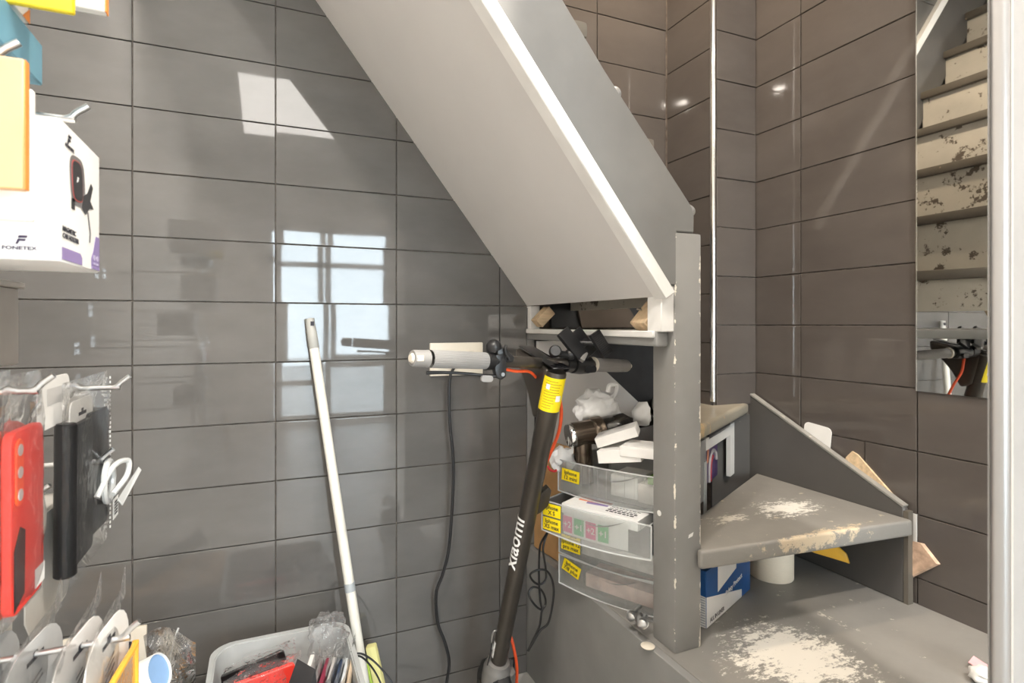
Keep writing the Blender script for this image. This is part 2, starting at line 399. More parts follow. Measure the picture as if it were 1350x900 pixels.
# shop front behind the camera
wf = MB()
wf.bb((XL, YF - .08, 2.03), (XR, YF, ZT)); wf.bb((XL, YF - .08, 0), (.09, YF, 2.03)); wf.bb((XR - .12, YF - .08, 0), (XR, YF, 2.03))
wall_front = struct('wall_front', wf, M['white_wall'])
win = MB()
x0, x1 = .09, XR - .12
for x in (x0 + .03, .56, .64, x1 - .03): win.bb((x - .03, YF - .06, 0), (x + .03, YF - .01, 2.03))
for z in (.03, 1.72, 2.00): win.bb((x0, YF - .06, z - .03), (x1, YF - .01, z + .03))
win.bb((.62, YF - .055, .62), (x1, YF - .015, .70)); win.bb((x0, YF - .06, .42), (.56, YF - .01, .48))
window = struct('window_1', win, M['white'])
part('pane', MB().bb((x0, YF - .038, .03), (x1, YF - .030, 2.00)), M['glass'], window)
struct('floor_pavement', MB().bb((-8, -14, -.12), (9, YF - .08, -.06)), M['pavement']).name = 'floor_outside'

# ---------------------------------------------------------------- lamps of the room and added fill lamps
def downlight(loc, power, col, label):
    t = thing('ceiling_spotlight', label, 'lamp', loc)
    x, y, z = loc
    part('housing', MB().lathe([(0, .036), (.004, .050), (.010, .050), (.012, .040), (.03, .036), (.05, .030), (.055, .0)], (x, y, z), (0, 0, 1)), M['steel'], t)
    if z < ZT - .07: part('drop_rod', MB().cyl((x, y, z + .05), (x, y, ZT), .006, n=12), M['steel'], t)
    em, nt, b = new_mat('lamp glow'); b.inputs['Emission Color'].default_value = (*col, 1); b.inputs['Emission Strength'].default_value = 12
    part('lens', MB().cyl((x, y, z + .001), (x, y, z + .004), .034), em, t)
    l = lamp('spot_light', 'AREA', (x, y, z - .004), power, col, .07, (x, y, 0)); l.parent = t; l.location = (0, 0, -.004)
    return t
downlight((.275, .415, 2.33), 8, (1, .91, .80), 'round steel spotlight hanging on a rod beside the stairs')
downlight((-.25, .30, ZT - .056), 24, (1, .93, .84), 'added fill spotlight above the hanging accessories')  # added lamp, lights the stair side panel from the left
downlight((.95, -.45, ZT - .056), 40, (1, .91, .80), 'added fill spotlight above the shop floor near the right wall')  # added lamp, brightens right-facing sides and sharpens the tread shadow
downlight((.95, 1.14, ZT - .056), 13, (1, .80, .58), 'warm round ceiling spotlight above the stairs')

# ---------------------------------------------------------------- staircase
NX0, NX1, NY0, NY1 = .766, .834, .878, .946      # newel post
XP = .735                                        # side panel plane
Z1, Z2, Z3, Z4 = .385, .590, .805, 1.035         # tops of the winder treads
SL = 1.285                                       # slope of the flight
stair = thing('winder_staircase', 'grey painted winder staircase with worn treads and a pale soffit, rising along the tiled wall', 'staircase', (1.0, 1.2, 0))
def board(name, poly, z0, z1, m, bev=.012, **k):
    b = MB().prism([(x, y, z0) for x, y in poly], (0, 0, z1 - z0)).bevel(bev, 3) if bev else MB().prism([(x, y, z0) for x, y in poly], (0, 0, z1 - z0))
    return part(name, b, m, stair, **k)
# side panel under the cupboard, facing the shop
part('side_panel', MB().bb((XP, .60, 0), (XP + .018, YB, Z1 - .001)).bevel(.001, 1), M['grey_panel'], stair)
# treads
tread_low = worn('worn lowest tread', (.235, .225, .21), (.52, .48, .42), .635, 22, .45, mask=[((-.02, -.42, .385), (.17, .16, .1), (.74, .71, .65), .60)])
tread_mid = worn('worn middle tread', (.225, .215, .198), (.52, .46, .36), .625, 24, .45,
                 mask=[((.215, -.215, .59), (.17, .085, .1), (.68, .66, .61), .655), ((.02, -.22, .59), (.13, .06, .1), (.55, .52, .46), .70), ((.12, -.362, .582), (.32, .030, .05), (.56, .46, .33), .665)])
board('tread', [(XP + .0185, .62), (XR - .002, .52), (XR - .002, YB), (XP + .0185, YB)], Z1 - .035, Z1, tread_low, .003)
board('tread', [(XP + .02, .50), (XR - .002, .28), (XR - .002, .80), (XP + .02, .80)], .155, .19, M['tread'], .008)
part('riser', MB().prism([(XP + .02, .66, .19), (XR - .002, .56, .19), (XR - .002, .57, .19), (XP + .02, .67, .19)], (0, 0, .16)), M['grey_dark'], stair)
part('riser', MB().prism([(XP + .02, .54, 0), (XR - .002, .32, 0), (XR - .002, .33, 0), (XP + .02, .55, 0)], (0, 0, .155)), M['grey_dark'], stair)
board('tread', [(NX1 - .014, .862), (1.412, .812), (1.412, 1.255), (NX1, .958), (NX1, NY0 - .001), (NX1 - .014, NY0 - .001)], Z2 - .038, Z2, tread_mid, .014)
tread3 = worn('worn upper tread', (.30, .27, .215), (.50, .36, .20), .62, 12, .4, mask=[((.00, -.20, .79), (.15, .10, .1), (.52, .38, .20), .62)])
nd = V((.859, .512, 0)); nn = V((.512, -.859, 0))
pa = V((NX1, .945, 0))
board('tread', [(NX1, .945), (1.412, 1.284), (CHX - .002, 1.284), (CHX - .002, YB - .002), (1.20, YB - .002), (NX1 + .012, .975)], Z3 - .036, Z3, tread3, .014)
board('tread', [(XP, NY1 - .05), (NX0 - .001, NY1 - .05), (NX0 - .001, NY1), (NX1, NY1), (CHX - .02, YB - .002), (XP, YB - .002)], Z4 - .030, Z4, M['grey_paint'], .004)
# whitewashed front strip of that tread, as seen from the shop
part('edge_strip', MB().bb((XP - .006, NY1 - .045, Z4 - .012), (XP + .002, YB - .01, Z4 + .002)).bevel(.002, 1), M['trim_white'], stair, label='white painted edge strip')
# riser under the third tread: a board with a cut out hatch
o3 = pa + nn * -.024
def P3(s, z, off=0.): p = o3 + nd * s + nn * off; return V((p.x, p.y, z))
for a, b_, za, zb in ((0, .30, Z2, .748), (.562, .655, Z2, .748), (.30, .562, .716, .748)):
    part('riser', MB().prism([P3(a, za), P3(b_, za), P3(b_, zb), P3(a, zb)], nn * -.012), M['plaster'] if a > 0 else M['grey_paint'], stair)
part('gap_shade_block', MB().prism([P3(.33, .765), P3(.56, .765), P3(.56, .742), P3(.33, .742)], nn * -.10), M['black_board'], stair)  # black block stands for the shade in the gap above the hatch
# wall string, its top edge paler
ws = [(1.312, .843), (1.312, .60), (1.262, .545), (1.20, .385), (.832, .385), (.832, .612)]
part('wall_string', MB().prism([(1.412, y, z) for y, z in ws], (.018, 0, 0)).bevel(.003, 1), M['grey_dark'], stair)
sd = V((0, -.48, -.231)).normalized()
p0 = V((1.4105, 1.310, .8435)); p1 = V((1.4105, .834, .6135))
part('string_capping', MB().prism([p0, p1, p1 + V((.0195, 0, 0)), p0 + V((.0195, 0, 0))], (0, -.002, .004)), M['tread'], stair, label='paler worn top edge of the wall string')
part('string_end', MB().bb((1.412, .822, .385), (1.430, .8325, .606)), M['nosing'], stair)
# newel post
part('newel_post', MB().bb((NX0, NY0, Z1), (NX1, NY1, 1.236)).bevel(.004, 2), worn('grey painted post', (.235, .23, .222), (.76, .71, .62), .70, 13, .42, corners=((NX0 - 1, NY0 - 1.2, .0034), (NX1 - 1, NY0 - 1.2, .0055))), stair)
part('paint_scuff', MB().prism([(.800, NY0 - .0004, .614), (.811, NY0 - .0004, .617), (.8135, NY0 - .0004, .625), (.802, NY0 - .0004, .621)], (0, .0004, 0)), M['trim_white'], stair, label='white paint scuff')
part('screw_cap', MB().cyl((NX0 + .001, .925, .655), (NX0 - .001, .925, .655), .006, n=14), M['trim_white'], stair)
# outer string
def zs(x): return 1.106 + (.735 - x) * SL
x_t = .735 - (ZT - 1.106) / SL
os_ = [(XP, 1.128), (NX0 + .006, 1.128), (NX0 + .006, 1.237), (.8165, 1.237), (.8175, 1.272), (.812, 1.290), (.795, 1.310), (.600, 1.533), (.30, 1.905), (-.40, 2.70), (x_t + .02, 2.70), (XP - .02, 1.133)]
part('outer_string', MB().prism([(x, NY0 + .0005, z) for x, z in os_], (0, .026, 0)).bevel(.003, 1), worn('grey painted string', (.165, .163, .158), (.74, .70, .64), .725, 9, .42), stair)
part('string_knob', MB().lathe([(0, .004), (.001, .014), (.012, .014), (.016, .009), (.017, 0)], (.815, .90, 1.282), (.6, .2, .4)), M['grey_paint'], stair)
part('string_knob', MB().lathe([(0, .004), (.001, .014), (.012, .014), (.016, .009), (.017, 0)], (.63, .90, 1.498), (.6, .2, .4)), M['grey_paint'], stair)
# soffit and its white batten
part('soffit', MB().prism([(.735, NY0 + .022, zs(.735)), (x_t, NY0 + .022, zs(x_t)), (x_t, YB - .004, zs(x_t)), (.735, YB - .004, zs(.735))], (.014, 0, .011)), M['soffit'], stair)
dn = V((SL, 0, 1)).normalized()
w0 = V((.738, 0, zs(.738))); w1 = V((x_t, 0, zs(x_t)))
part('soffit_batten', MB().prism([V((w0.x, NY0 - .010, w0.z)) - dn * .004, V((w1.x, NY0 - .010, w1.z)) - dn * .004, V((w1.x, NY0 - .010, w1.z)) + dn * .020, V((w0.x, NY0 - .010, w0.z)) + dn * .020 + V((.006, 0, 0))], (0, .034, 0)).bevel(.002, 1), M['trim_white'], stair, label='white batten along the soffit edge')
# patched white board beside the post and white filler on the tiled wall
part('patch_board', MB().bb((XP, NY0 + .004, Z4), (NX0 + .004, NY1 - .02, 1.128)).bevel(.002, 1), M['trim_white'], stair, label='roughly whitewashed board beside the post')
part('patch_board', MB().bb((XP + .002, YB - .03, Z4), (XP + .03, YB - .002, 1.105)), M['trim_white'], stair)
# upper flight: treads, risers, wall side string
for k in range(9):
    xk, zk = .90 - .16 * k, 1.225 + .205 * k
    if zk > 2.66: break
    if k == 0:                                   # the first one still turns a little round the post
        poly = [(xk - .20, NY0 + .028), (.815, NY0 + .028), (xk, 1.13), (xk, YB - .022), (xk - .20, YB - .022)]
        part('tread', MB().prism([(x, y, zk - .032) for x, y in poly], (0, 0, .032)).bevel(.008, 2), M['nosing'], stair)
        part('riser', MB().prism([(.795, NY0 + .03, 1.092), (xk - .022, 1.13, 1.092), (xk - .022, YB - .022, 1.092), (xk - .034, YB - .022, 1.092), (xk - .034, 1.13, 1.092), (.783, NY0 + .03, 1.092)], (0, 0, zk - .032 - 1.092)), M['riser'], stair)
        continue
    part('tread', MB().bb((xk - .20, NY0 + .028, zk - .032), (xk, YB - .022, zk)).bevel(.008, 2), M['nosing'], stair)
    zb = 1.092 if k == 0 else zk - .205
    part('riser', MB().bb((xk - .032, NY0 + .028, zb), (xk - .020, YB - .022, zk - .032)), M['riser'], stair)
wsx = [(.93, 1.10), (.93, 1.36), (.90, 1.42), (-.10, 2.70), (-.34, 2.70), (.86, 1.10)]
part('upper_wall_string', MB().prism([(x, YB - .024, z) for x, z in wsx], (0, .018, 0)).bevel(.003, 1), M['grey_dark'], stair)
part('upper_string_capping', MB().prism([(.90, YB - .030, 1.42), (-.10, YB - .030, 2.70), (-.06, YB - .030, 2.70), (.93, YB - .030, 1.42)], (0, .026, 0)), M['trim_white'], stair, label='cream capping of the wall side string')
# boards inside the cupboard
part('back_board', MB().prism([(.76, 1.462, .39), (1.19, 1.462, .39), (1.19, 1.462, .745), (1.003, 1.462, .90), (.835, 1.462, 1.0), (.76, 1.462, 1.0)], (0, .012, 0)), M['soffit'], stair, label='pale board behind the drawers')
part('back_board', MB().bb((.76, 1.476, .39), (1.24, 1.486, 1.003)), M['black_board'], stair, label='dark board behind the pale one')
part('upper_board', MB().bb((.80, 1.452, 1.04), (1.26, 1.465, 1.36)), M['black_board'], stair)
part('upper_board', MB().prism([(.90, 1.44, 1.04), (1.12, 1.44, 1.04), (1.0, 1.44, 1.2), (.86, 1.44, 1.2)], (0, .010, 0)), M['brown_board'], stair, label='brown hardboard in the gap under the soffit')
def block(c, s, ang, label):
    part('wood_block', MB().box(c, s, Matrix.Rotation(-math.atan(SL) + ang, 3, 'Y')).bevel(.002, 1), M['wood'], stair, label=label)
block((.752, 1.415, 1.072), (.058, .036, .030), 0.15, 'short sawn pine block at the wall end of the gap')
block((.772, .955, 1.073), (.085, .050, .034), 0.1, 'short sawn pine block beside the post')
part('nail', MB().cyl((.745, .972, 1.083), (.770, .972, 1.080), .002), M['steel'], stair)

# ---------------------------------------------------------------- mirror, socket plates, offcuts by the stairs
mir = thing('wall_mirror', 'frameless mirror on the tiled right wall reflecting the stairs', 'mirror', (XR, .62, .892))
part('mirror_glass', MB().bb((XR - .0125, .36, .892), (XR - .0085, .8155, 2.492)), M['mirror'], mir)
part('mirror_edge', MB().bb((XR - .0128, .8155, .892), (XR - .0082, .8178, 2.492)), M['chrome'], mir, label='bright polished edge')

c = MB(); pts = []
def rrect(w, h, r, n=5):
    out = []
    for cx, cy, a0 in ((w / 2 - r, h / 2 - r, 0), (-w / 2 + r, h / 2 - r, 90), (-w / 2 + r, -h / 2 + r, 180), (w / 2 - r, -h / 2 + r, 270)):
        for k in range(n + 1):
            a = math.radians(a0 + 90 * k / n); out.append((cx + r * math.cos(a), cy + r * math.sin(a)))
    return out
def plate(w, h, r, t, cen, u, v):
    """rounded rectangular slab: centre of its back, width along u, height along v, thickness along u x v"""
    u = V(u).normalized(); v = V(v).normalized(); n = u.cross(v); cen = V(cen)
    return MB().prism([cen + u * a + v * b for a, b in rrect(w, h, r)], n * t)
o = part('blank_card', plate(.082, .115, .014, .0015, (1.4345, 1.072, .712), (0, -1, -.10), (0, -.10, 1)), M['card_white'], loc=(1.4345, 1.068, .66))
tag(o, 'blank white card with rounded corners tucked behind the wall string', 'card')
o = part('wood_offcut', MB().prism([(1.4312, .992, .680), (1.4312, .985, .698), (1.4312, .970, .716), (1.4312, .955, .710), (1.4312, .842, .606), (1.4312, .85, .590), (1.4312, .98, .655)], (.0055, 0, 0)), M['wood'], loc=(1.43, .9, .64))
tag(o, 'long splintered pine offcut between the wall string and the tiles', 'offcut')
o = part('chipboard_offcut', MB().prism([(1.428, .835, .44), (1.428, .772, .50), (1.428, .805, .535), (1.428, .85, .53)], (.008, -.004, 0)), M['chipboard'], loc=(1.43, .81, .49))
tag(o, 'pinkish chipboard offcut standing at the foot of the wall string', 'offcut')
o = struct('trim_3', MB().bb((XR - .0095, .8175, .50), (XR - .006, .838, .598)), M['plaster'])

def socket(name, x0, x1, z0, z1, label):
    t = thing(name, label, 'socket', ((x0 + x1) / 2, YB, (z0 + z1) / 2))
    y = YB - .007
    part('cover_plate', MB().bb((x0, y - .010, z0), (x1, y, z1)).bevel(.003, 2), M['cream'], t)
    n = 2; w = (x1 - x0) / n
    for k in range(n):
        cx = x0 + w * (k + .5); cz = (z0 + z1) / 2
        part('socket_insert', MB().lathe([(0, .019), (.0015, .021), (.002, .0245), (.0035, .0245), (.0035, .022), (.0012, .021), (.001, .0)], (cx, y - .0095, cz), (0, -1, 0), 28), M['cream'], t)
        part('socket_hole', MB().cyl((cx, y - .0105, cz), (cx, y - .0112, cz), .0195, n=24), M['ink'], t)
    return t
socket('wall_socket', .429, .588, .905, .998, 'cream double wall socket behind the scooter grip')
socket('wall_socket', -.412, -.251, .258, .352, 'cream double wall socket low on the tiles behind the hanging cards')

# ---------------------------------------------------------------- electric scooter
SB = V((.559, 1.300, .172)); ST = V((.598, 1.100, .856)); SH = V((.037, .067, -.010)); SA = (ST - SB).normalized()
sco = thing('electric_scooter', 'dark grey electric scooter with grey grips leaning its stem in front of the stair cupboard', 'scooter', (.53, .9, 0))
def on(t): return SB + SA * t
LS = (ST - SB).length
side = V((1, 0, 0)); side = (side - SA * side.dot(SA)).normalized(); fwd = SA.cross(side).normalized()   # fwd points to the wall
if fwd.y < 0: fwd = -fwd
stem = part('stem', MB().lathe([(-.02, .0205), (0, .0205), (LS * .60, .0215), (LS * .885, .0225), (LS * .887, .0235), (LS + .005, .0235)], SB, SA, 32), M['gun'], sco)
# head: wedge that runs from the stem towards the wall with a glossy sloping display on top
HX0, HX1 = .576, .627
prof = [(1.234, .992), (1.232, .962), (1.190, .918), (1.164, .884), (1.138, .832), (1.104, .845), (1.080, .925), (1.070, .950)]
part('head', MB().prism([(HX0, y, z) for y, z in prof], (HX1 - HX0, 0, 0)).bevel(.010, 3), M['gun'], sco)
d0, d1 = V((0, 1.236, .9945)), V((0, 1.046, .9520))
part('display', MB().prism([(HX0 + .006, d0.y - .012, d0.z - .001), (HX1 - .006, d0.y - .012, d0.z - .001), (HX1 - .004, d1.y, d1.z), (HX0 + .004, d1.y, d1.z)], (0, .0006, .004)).bevel(.001, 1), M['gloss_black'], sco)
# yellow warning sticker wrapped round the upper stem
def wrap(t0, t1, r, a0, a1, n=16):
    return MB().grid(lambda i, j: SB + SA * (t0 + (t1 - t0) * j) + (side * math.cos(a0 + (a1 - a0) * i) + fwd * math.sin(a0 + (a1 - a0) * i)) * r, n, 1)
A_CAM = math.atan2((V((0, 0, ZC)) - ST).dot(fwd), (V((0, 0, ZC)) - ST).dot(side))
part('sticker_collar', MB().lathe([(LS - .004, .0215), (LS - .003, .0245), (LS + .090, .0245), (LS + .094, .0225)], SB, SA, 32), M['gun'], sco)
stk = part('warning_sticker', wrap(LS + .004, LS + .084, .0251, A_CAM - 1.25, A_CAM + 1.35, 24), M['yellow'], sco, label='yellow warning sticker')
bars = MB()
for k in range(11):
    t = LS + .012 + k * .0063
    a1 = A_CAM + random.uniform(.1, .9)
    b = wrap(t, t + .0016, .0253, A_CAM - .75, a1, 10); bars.bm.from_mesh(b.mesh('b'))
stuff(part('sticker_print', bars, mat('print ochre', (.45, .32, .01), .6), stk))
part('sticker_scuff', wrap(LS + .056, LS + .068, .0254, A_CAM - .62, A_CAM - .25, 6), M['white_print'], stk)
part('sticker_scuff', wrap(LS + .030, LS + .044, .0254, A_CAM + .45, A_CAM + .95, 6), M['white_print'], stk)
# lettering up the stem (wrapped on the tube)
def wrap_text(s, size, t0, a_mid, r, m, parent):
    cu = bpy.data.curves.new('lettering', 'FONT'); cu.body = s; cu.size = size; cu.extrude = .0001; cu.offset = .0006; cu.resolution_u = 2; cu.align_y = 'CENTER'
    t = bpy.data.objects.new('tmp', cu); C.objects.link(t); bpy.context.view_layer.update()
    me = bpy.data.meshes.new_from_object(t.evaluated_get(bpy.context.evaluated_depsgraph_get()))
    bpy.data.objects.remove(t); bpy.data.curves.remove(cu)
    bt = bmesh.new(); bt.from_mesh(me)
    for _ in range(3):
        le = [e for e in bt.edges if e.calc_length() > .004]
        if le: bmesh.ops.subdivide_edges(bt, edges=le, cuts=2); bmesh.ops.triangulate(bt, faces=bt.faces)
    bt.to_mesh(me); bt.free()
    for v in me.vertices:
        a = a_mid - v.co.y / r; rr = r + v.co.z
        v.co = SB + SA * (t0 + v.co.x) + (side * math.cos(a) + fwd * math.sin(a)) * rr
    me.materials.clear(); return part('lettering', me, m, parent)
wrap_text('xiaomi', .052, .300, A_CAM - .88, .0225, M['white_print'], stem)
part('reflector_label', wrap(.028, .075, .0208, A_CAM - 1.30, A_CAM - .80, 6), M['white_print'], stem, label='small white label')
for t in (.555, .525):
    p = on(t) + side * .0215
    part('screw', MB().cyl(p - side * .001, p + side * .0012, .0028, n=12), M['black'], stem)
# bag hook folded at the side of the stem
h0 = on(.475) + side * .021
part('bag_hook', MB().prism([h0 + SA * .022 - fwd * .004, h0 + side * .020 + SA * .040 - fwd * .004, h0 + side * .030 + SA * .030 - fwd * .004, h0 + side * .030 - SA * .012 - fwd * .004, h0 + side * .012 - SA * .030 - fwd * .004, h0 - SA * .035 - fwd * .004], fwd * .016).bevel(.003, 2), M['gun'], sco)
# handlebar
HL, HR = V((.252, .985, .988)), V((.862, 1.155, .944)); HB = HR - HL; hb = HB.normalized()
def bar(s): return HL + HB * s
part('handlebar', MB().tube([bar(.27), bar(.45), V((.592, 1.120, .960)), bar(.62), bar(.80)], .0125, 16), M['gun'], sco)
def ribbed(p0, p1, r, n=72):
    d = (V(p1) - V(p0)); L = d.length; q = d.to_track_quat('Z', 'Y').to_matrix()
    def f(i, j):
        a = 2 * PI * i; rr = r - (.0007 if round(i * n) % 2 else 0)
        return V(p0) + q @ V((rr * math.cos(a), rr * math.sin(a), L * j))
    return MB().grid(f, n, 1, True)
g = part('grip', ribbed(bar(.062), bar(.275),   .0172), M['grip'], sco)
part('grip_end', MB().lathe([(0, .010), (.0, .0145), (.003, .0155), (.030, .0162), (.033, .0168)], bar(0), hb, 28), M['grip'], g, label='smooth grip end')
part('bar_end_plug', MB().lathe([(-.004, 0), (-.004, .007), (.001, .0105)], bar(0), hb, 18), M['cream'], g)
part('end_reflector', MB().box(bar(.02) + V((0, -.0153, .001)), (.014, .004, .011)).bevel(.001, 1), mat('pearl reflector', (.85, .70, .52), .25), g)
g = part('grip', ribbed(bar(.79), bar(.93), .0165), M['grip_d'], sco)
part('grip_end', MB().lathe([(0, .0165), (.002, .0162), (.030, .0156), (.034, .014), (.034, .008)], bar(.93), hb, 28), M['grip_d'], g, label='smooth grip end')
part('bar_end_plug', MB().lathe([(0, .008), (.006, .006), (.007, 0)], bar(.995), hb, 18), M['cream'], g)
part('grip_ring', MB().lathe([(0, .0165), (.001, .0182), (.006, .0182), (.007, .0165)], bar(.776), hb, 28), M['cream'], g, label='cream ring at the inner end of the grip')
# brake lever assembly and bell on the near bar
br = part('brake_bracket', MB().lathe([(0, .0165), (.0, .0185), (.016, .0185), (.018, .0165), (.030, .0165), (.034, .013)], bar(.268), hb, 24), M['black'], sco)
q = bar(.315)
part('brake_lever_body', MB().prism([q + V((-.012, -.017, .014)), q + V((.012, -.017, .018)), q + V((.016, -.017, -.010)), q + V((.014, -.017, -.032)), q + V((.004, -.017, -.038)), q + V((-.008, -.017, -.030)), q + V((-.012, -.017, -.008))], (0, .020, 0)).bevel(.004, 2), M['black'], br)
part('brake_lever', MB().tube([q + V((.004, -.010, -.030)), q + V((-.02, -.008, -.029)), q + V((-.06, .0, -.024)), q + V((-.11, .004, -.020)), q + V((-.148, .004, -.019))], lambda t: .0042 - .0012 * math.sin(t * PI), 10), M['black'], br)
part('lever_pad', plate(.026, .013, .0062, .006, q + V((-.030, -.016, -.033)), (1, 0, -.05), (.05, 0, 1)), M['grip'], br, label='small grey oval pad')
part('pivot_bolt', MB().cyl(q + V((.006, -.019, -.026)), q + V((.006, -.016, -.026)), .004, n=14), M['steel'], br)
bl = part('bell', MB().lathe([(0, .0165), (.006, .0165), (.012, .0145), (.017, .0095), (.0192, 0)], bar(.312) + V((-.006, -.004, .026)), (-.35, -.3, 1), 28), M['black'], sco)
part('bell_base', MB().prism([q + V((.0, -.016, .032)), q + V((.014, -.016, .026)), q + V((.034, -.016, .008)), q + V((.030, -.016, -.002)), q + V((.008, -.016, -.002)), q + V((-.006, -.016, .018))], (0, .018, 0)).bevel(.003, 2), M['black'], bl)
part('bell_striker', MB().tube([q + V((.012, -.020, .034)), q + V((.010, -.022, .020)), q + V((.020, -.021, .004))], .0028, 8), M['black'], bl)
# clamps and throttle on the far bar
tb = part('throttle_housing', MB().lathe([(0, .0125), (.0, .0215), (.022, .0235), (.052, .0215), (.056, .0165)], bar(.668), hb, 26), M['black'], sco)
part('throttle_paddle', plate(.030, .015, .006, .008, bar(.735) + V((0, -.020, -.010)), (1, 0, .05), (-.05, 0, 1)), M['black'], tb)
# telephone holder clamped on the far bar
ph = part('phone_holder_clamp', MB().lathe([(0, .013), (0, .0195), (.020, .0195), (.020, .013)], bar(.628), hb, 22), M['black'], sco)
bj = bar(.635) + V((.004, -.014, .022))
part('ball_joint', MB().lathe([(-.014, 0), (-.012, .007), (-.006, .0125), (0, .014), (.006, .0125), (.012, .007), (.014, 0)], bj, (0, -.4, 1), 20), M['black'], ph)
part('joint_knob', MB().lathe([(0, .011), (.003, .014), (.012, .014), (.016, .011)], bj + V((-.044, -.006, .006)), (-.4, -1, .3), 20), M['black'], ph)
part('joint_arm', MB().tube([bj + V((-.04, 0, .004)), bj + V((-.018, .0, 0)), bj, bj + V((.022, .004, .012)), bj + V((.050, .012, .030))], .0085, 12), M['black'], ph)
def pad(px0, py0, px1, py1, w, th, dep, name, m, rib):
    a, b = at(px0, py0, dep), at(px1, py1, dep)
    L = (b - a); u = L.normalized(); n0 = (CAM_F * .55 + CAM_R * .75 + V((0, 0, .42))).normalized(); n0 = (n0 - u * n0.dot(u)).normalized(); w_ = u.cross(n0)
    R = Matrix((u, w_, n0)).transposed()
    o = part(name, MB().box((a + b) / 2, (L.length, th, w), R).bevel(.0025, 2), m, ph)
    if rib:
        r = MB()
        for k in range(14):
            c = a + u * (L.length * (k + .5) / 14) + w_ * (th / 2) * rib
            r.box(c, (.0018, .0016, w * .86), R)
        part('rib_set', r, m, o)
    return o
pad(741, 436, 768, 470, .036, .011, 1.240, 'holder_jaw', M['black'], -1)
pad(756, 437, 779, 468, .043, .013, 1.275, 'holder_body', M['black'], 0)
pad(783, 438, 801, 468, .032, .010, 1.240, 'holder_jaw', M['black'], 1)
pad(766, 468, 772, 472, .026, .011, 1.240, 'holder_end', M['cast'], 0)
part('holder_rail', MB().cyl(at(765, 452, 1.265), at(790, 452, 1.25), .006, n=12), M['black'], ph)
# cables
cb = MB().tube([bar(.33) + V((0, .004, -.014)), bar(.40) + V((0, .006, -.020)), bar(.47) + V((0, .014, -.021)), (.585, 1.130, .925)], .0034, 10)
part('orange_cable', cb, M['orange'], sco, label='orange brake cable under the near bar')
part('orange_cable', MB().tube([at(727, 480, 1.275), at(733, 500, 1.280), at(737, 520, 1.285), at(740, 543, 1.305), at(737, 568, 1.325), at(728, 592, 1.355), at(716, 620, 1.385), at(702, 660, 1.405), at(684, 730, 1.445), at(672, 790, 1.470), at(670, 825, 1.470), at(676, 848, 1.460), at(681, 875, 1.455), at(681, 900, 1.455), at(676, 950, 1.455), (.59, 1.36, .06)], .0042, 10), M['orange'], sco, label='orange cable looping beside the stem')
part('cable_tie', MB().tube([at(677, 868, 1.453) + V((.006 * math.cos(a), 0, .002 * math.sin(a))) for a in (0, 1.57, 3.14, 4.71)], .0012, 6, 4, True), M['black'], sco)
part('black_wire', MB().tube([at(678, 868, 1.457), at(676, 882, 1.455), at(668, 902, 1.445), at(660, 930, 1.435)], .0024, 8), M['black'], sco)
# folding collar, fork, wheels, deck
col = part('folding_collar', MB().lathe([(-.085, .032), (-.040, .036), (-.012, .036), (-.004, .034), (.0, .031), (.012, .029), (.014, .022)], SB, SA, 32), M['cast'], sco)
part('collar_latch', MB().prism([on(-.012) + side * .026 - fwd * .034, on(-.012) + side * .044 - fwd * .022, on(-.050) + side * .048 - fwd * .022, on(-.060) + side * .030 - fwd * .036], fwd * .022).bevel(.003, 2), M['cast'], col)
part('collar_bolt', MB().cyl(on(-.040) - fwd * .034 + side * .012, on(-.040) - fwd * .0385 + side * .012, .006, n=14), M['black'], col)
part('collar_mark', MB().box(on(-.028) - fwd * .0355 - side * .010, (.008, .002, .009)), M['cream'], col)
part('latch_hook', MB().tube([on(.050) - side * .022 + fwd * .004, on(.085) - side * .030 + fwd * .004, on(.105) - side * .028 + fwd * .004, on(.106) - side * .020 + fwd * .004], .0022, 8, 4), M['steel'], col)
part('latch_strap', MB().tube([on(.088) - side * .028 + fwd * .004, on(.05) - side * .027 + fwd * .002, on(.005) - side * .030], .0018, 8), M['black'], col)
part('fork', MB().tube([on(-.07) - side * .0, V((.56, 1.318, .100))], .020, 14, 2).bb((.521, 1.295, .075), (.530, 1.34, .12)).bb((.590, 1.295, .075), (.599, 1.34, .12)), M['gun'], sco)
def wheel(cx, cy):
    w = part('wheel', MB().lathe([(-.024, .055), (-.024, .072), (-.014, .083), (0, .085), (.014, .083), (.024, .072), (.024, .055)], (cx, cy, .085), (1, 0, 0), 36), M['black_soft'], sco)
    part('hub', MB().lathe([(-.028, .0), (-.028, .02), (-.022, .054), (.022, .054), (.028, .02), (.028, 0)], (cx, cy, .085), (1, 0, 0), 30), M['cast'], w)
wheel(.56, 1.318); wheel(.56, .40)
part('deck', MB().bb((.485, .50, .095), (.635, 1.10, .150)).bevel(.012, 3), M['gun'], sco)
part('deck_mat', MB().bb((.495, .52, .1505), (.625, 1.07, .155)), M['black_soft'], sco)
part('neck', MB().tube([V((.56, 1.08, .125)), V((.56, 1.20, .12)), on(-.075)], .024, 14), M['gun'], sco)
part('rear_fender', MB().tube([V((.56, .50, .19)), V((.56, .42, .232)), V((.56, .33, .215)), V((.56, .285, .16))], .012, 10), M['black'], sco)
part('kickstand', MB().tube([V((.50, .86, .10)), V((.46, .84, .01))], .006, 10), M['black'], sco)

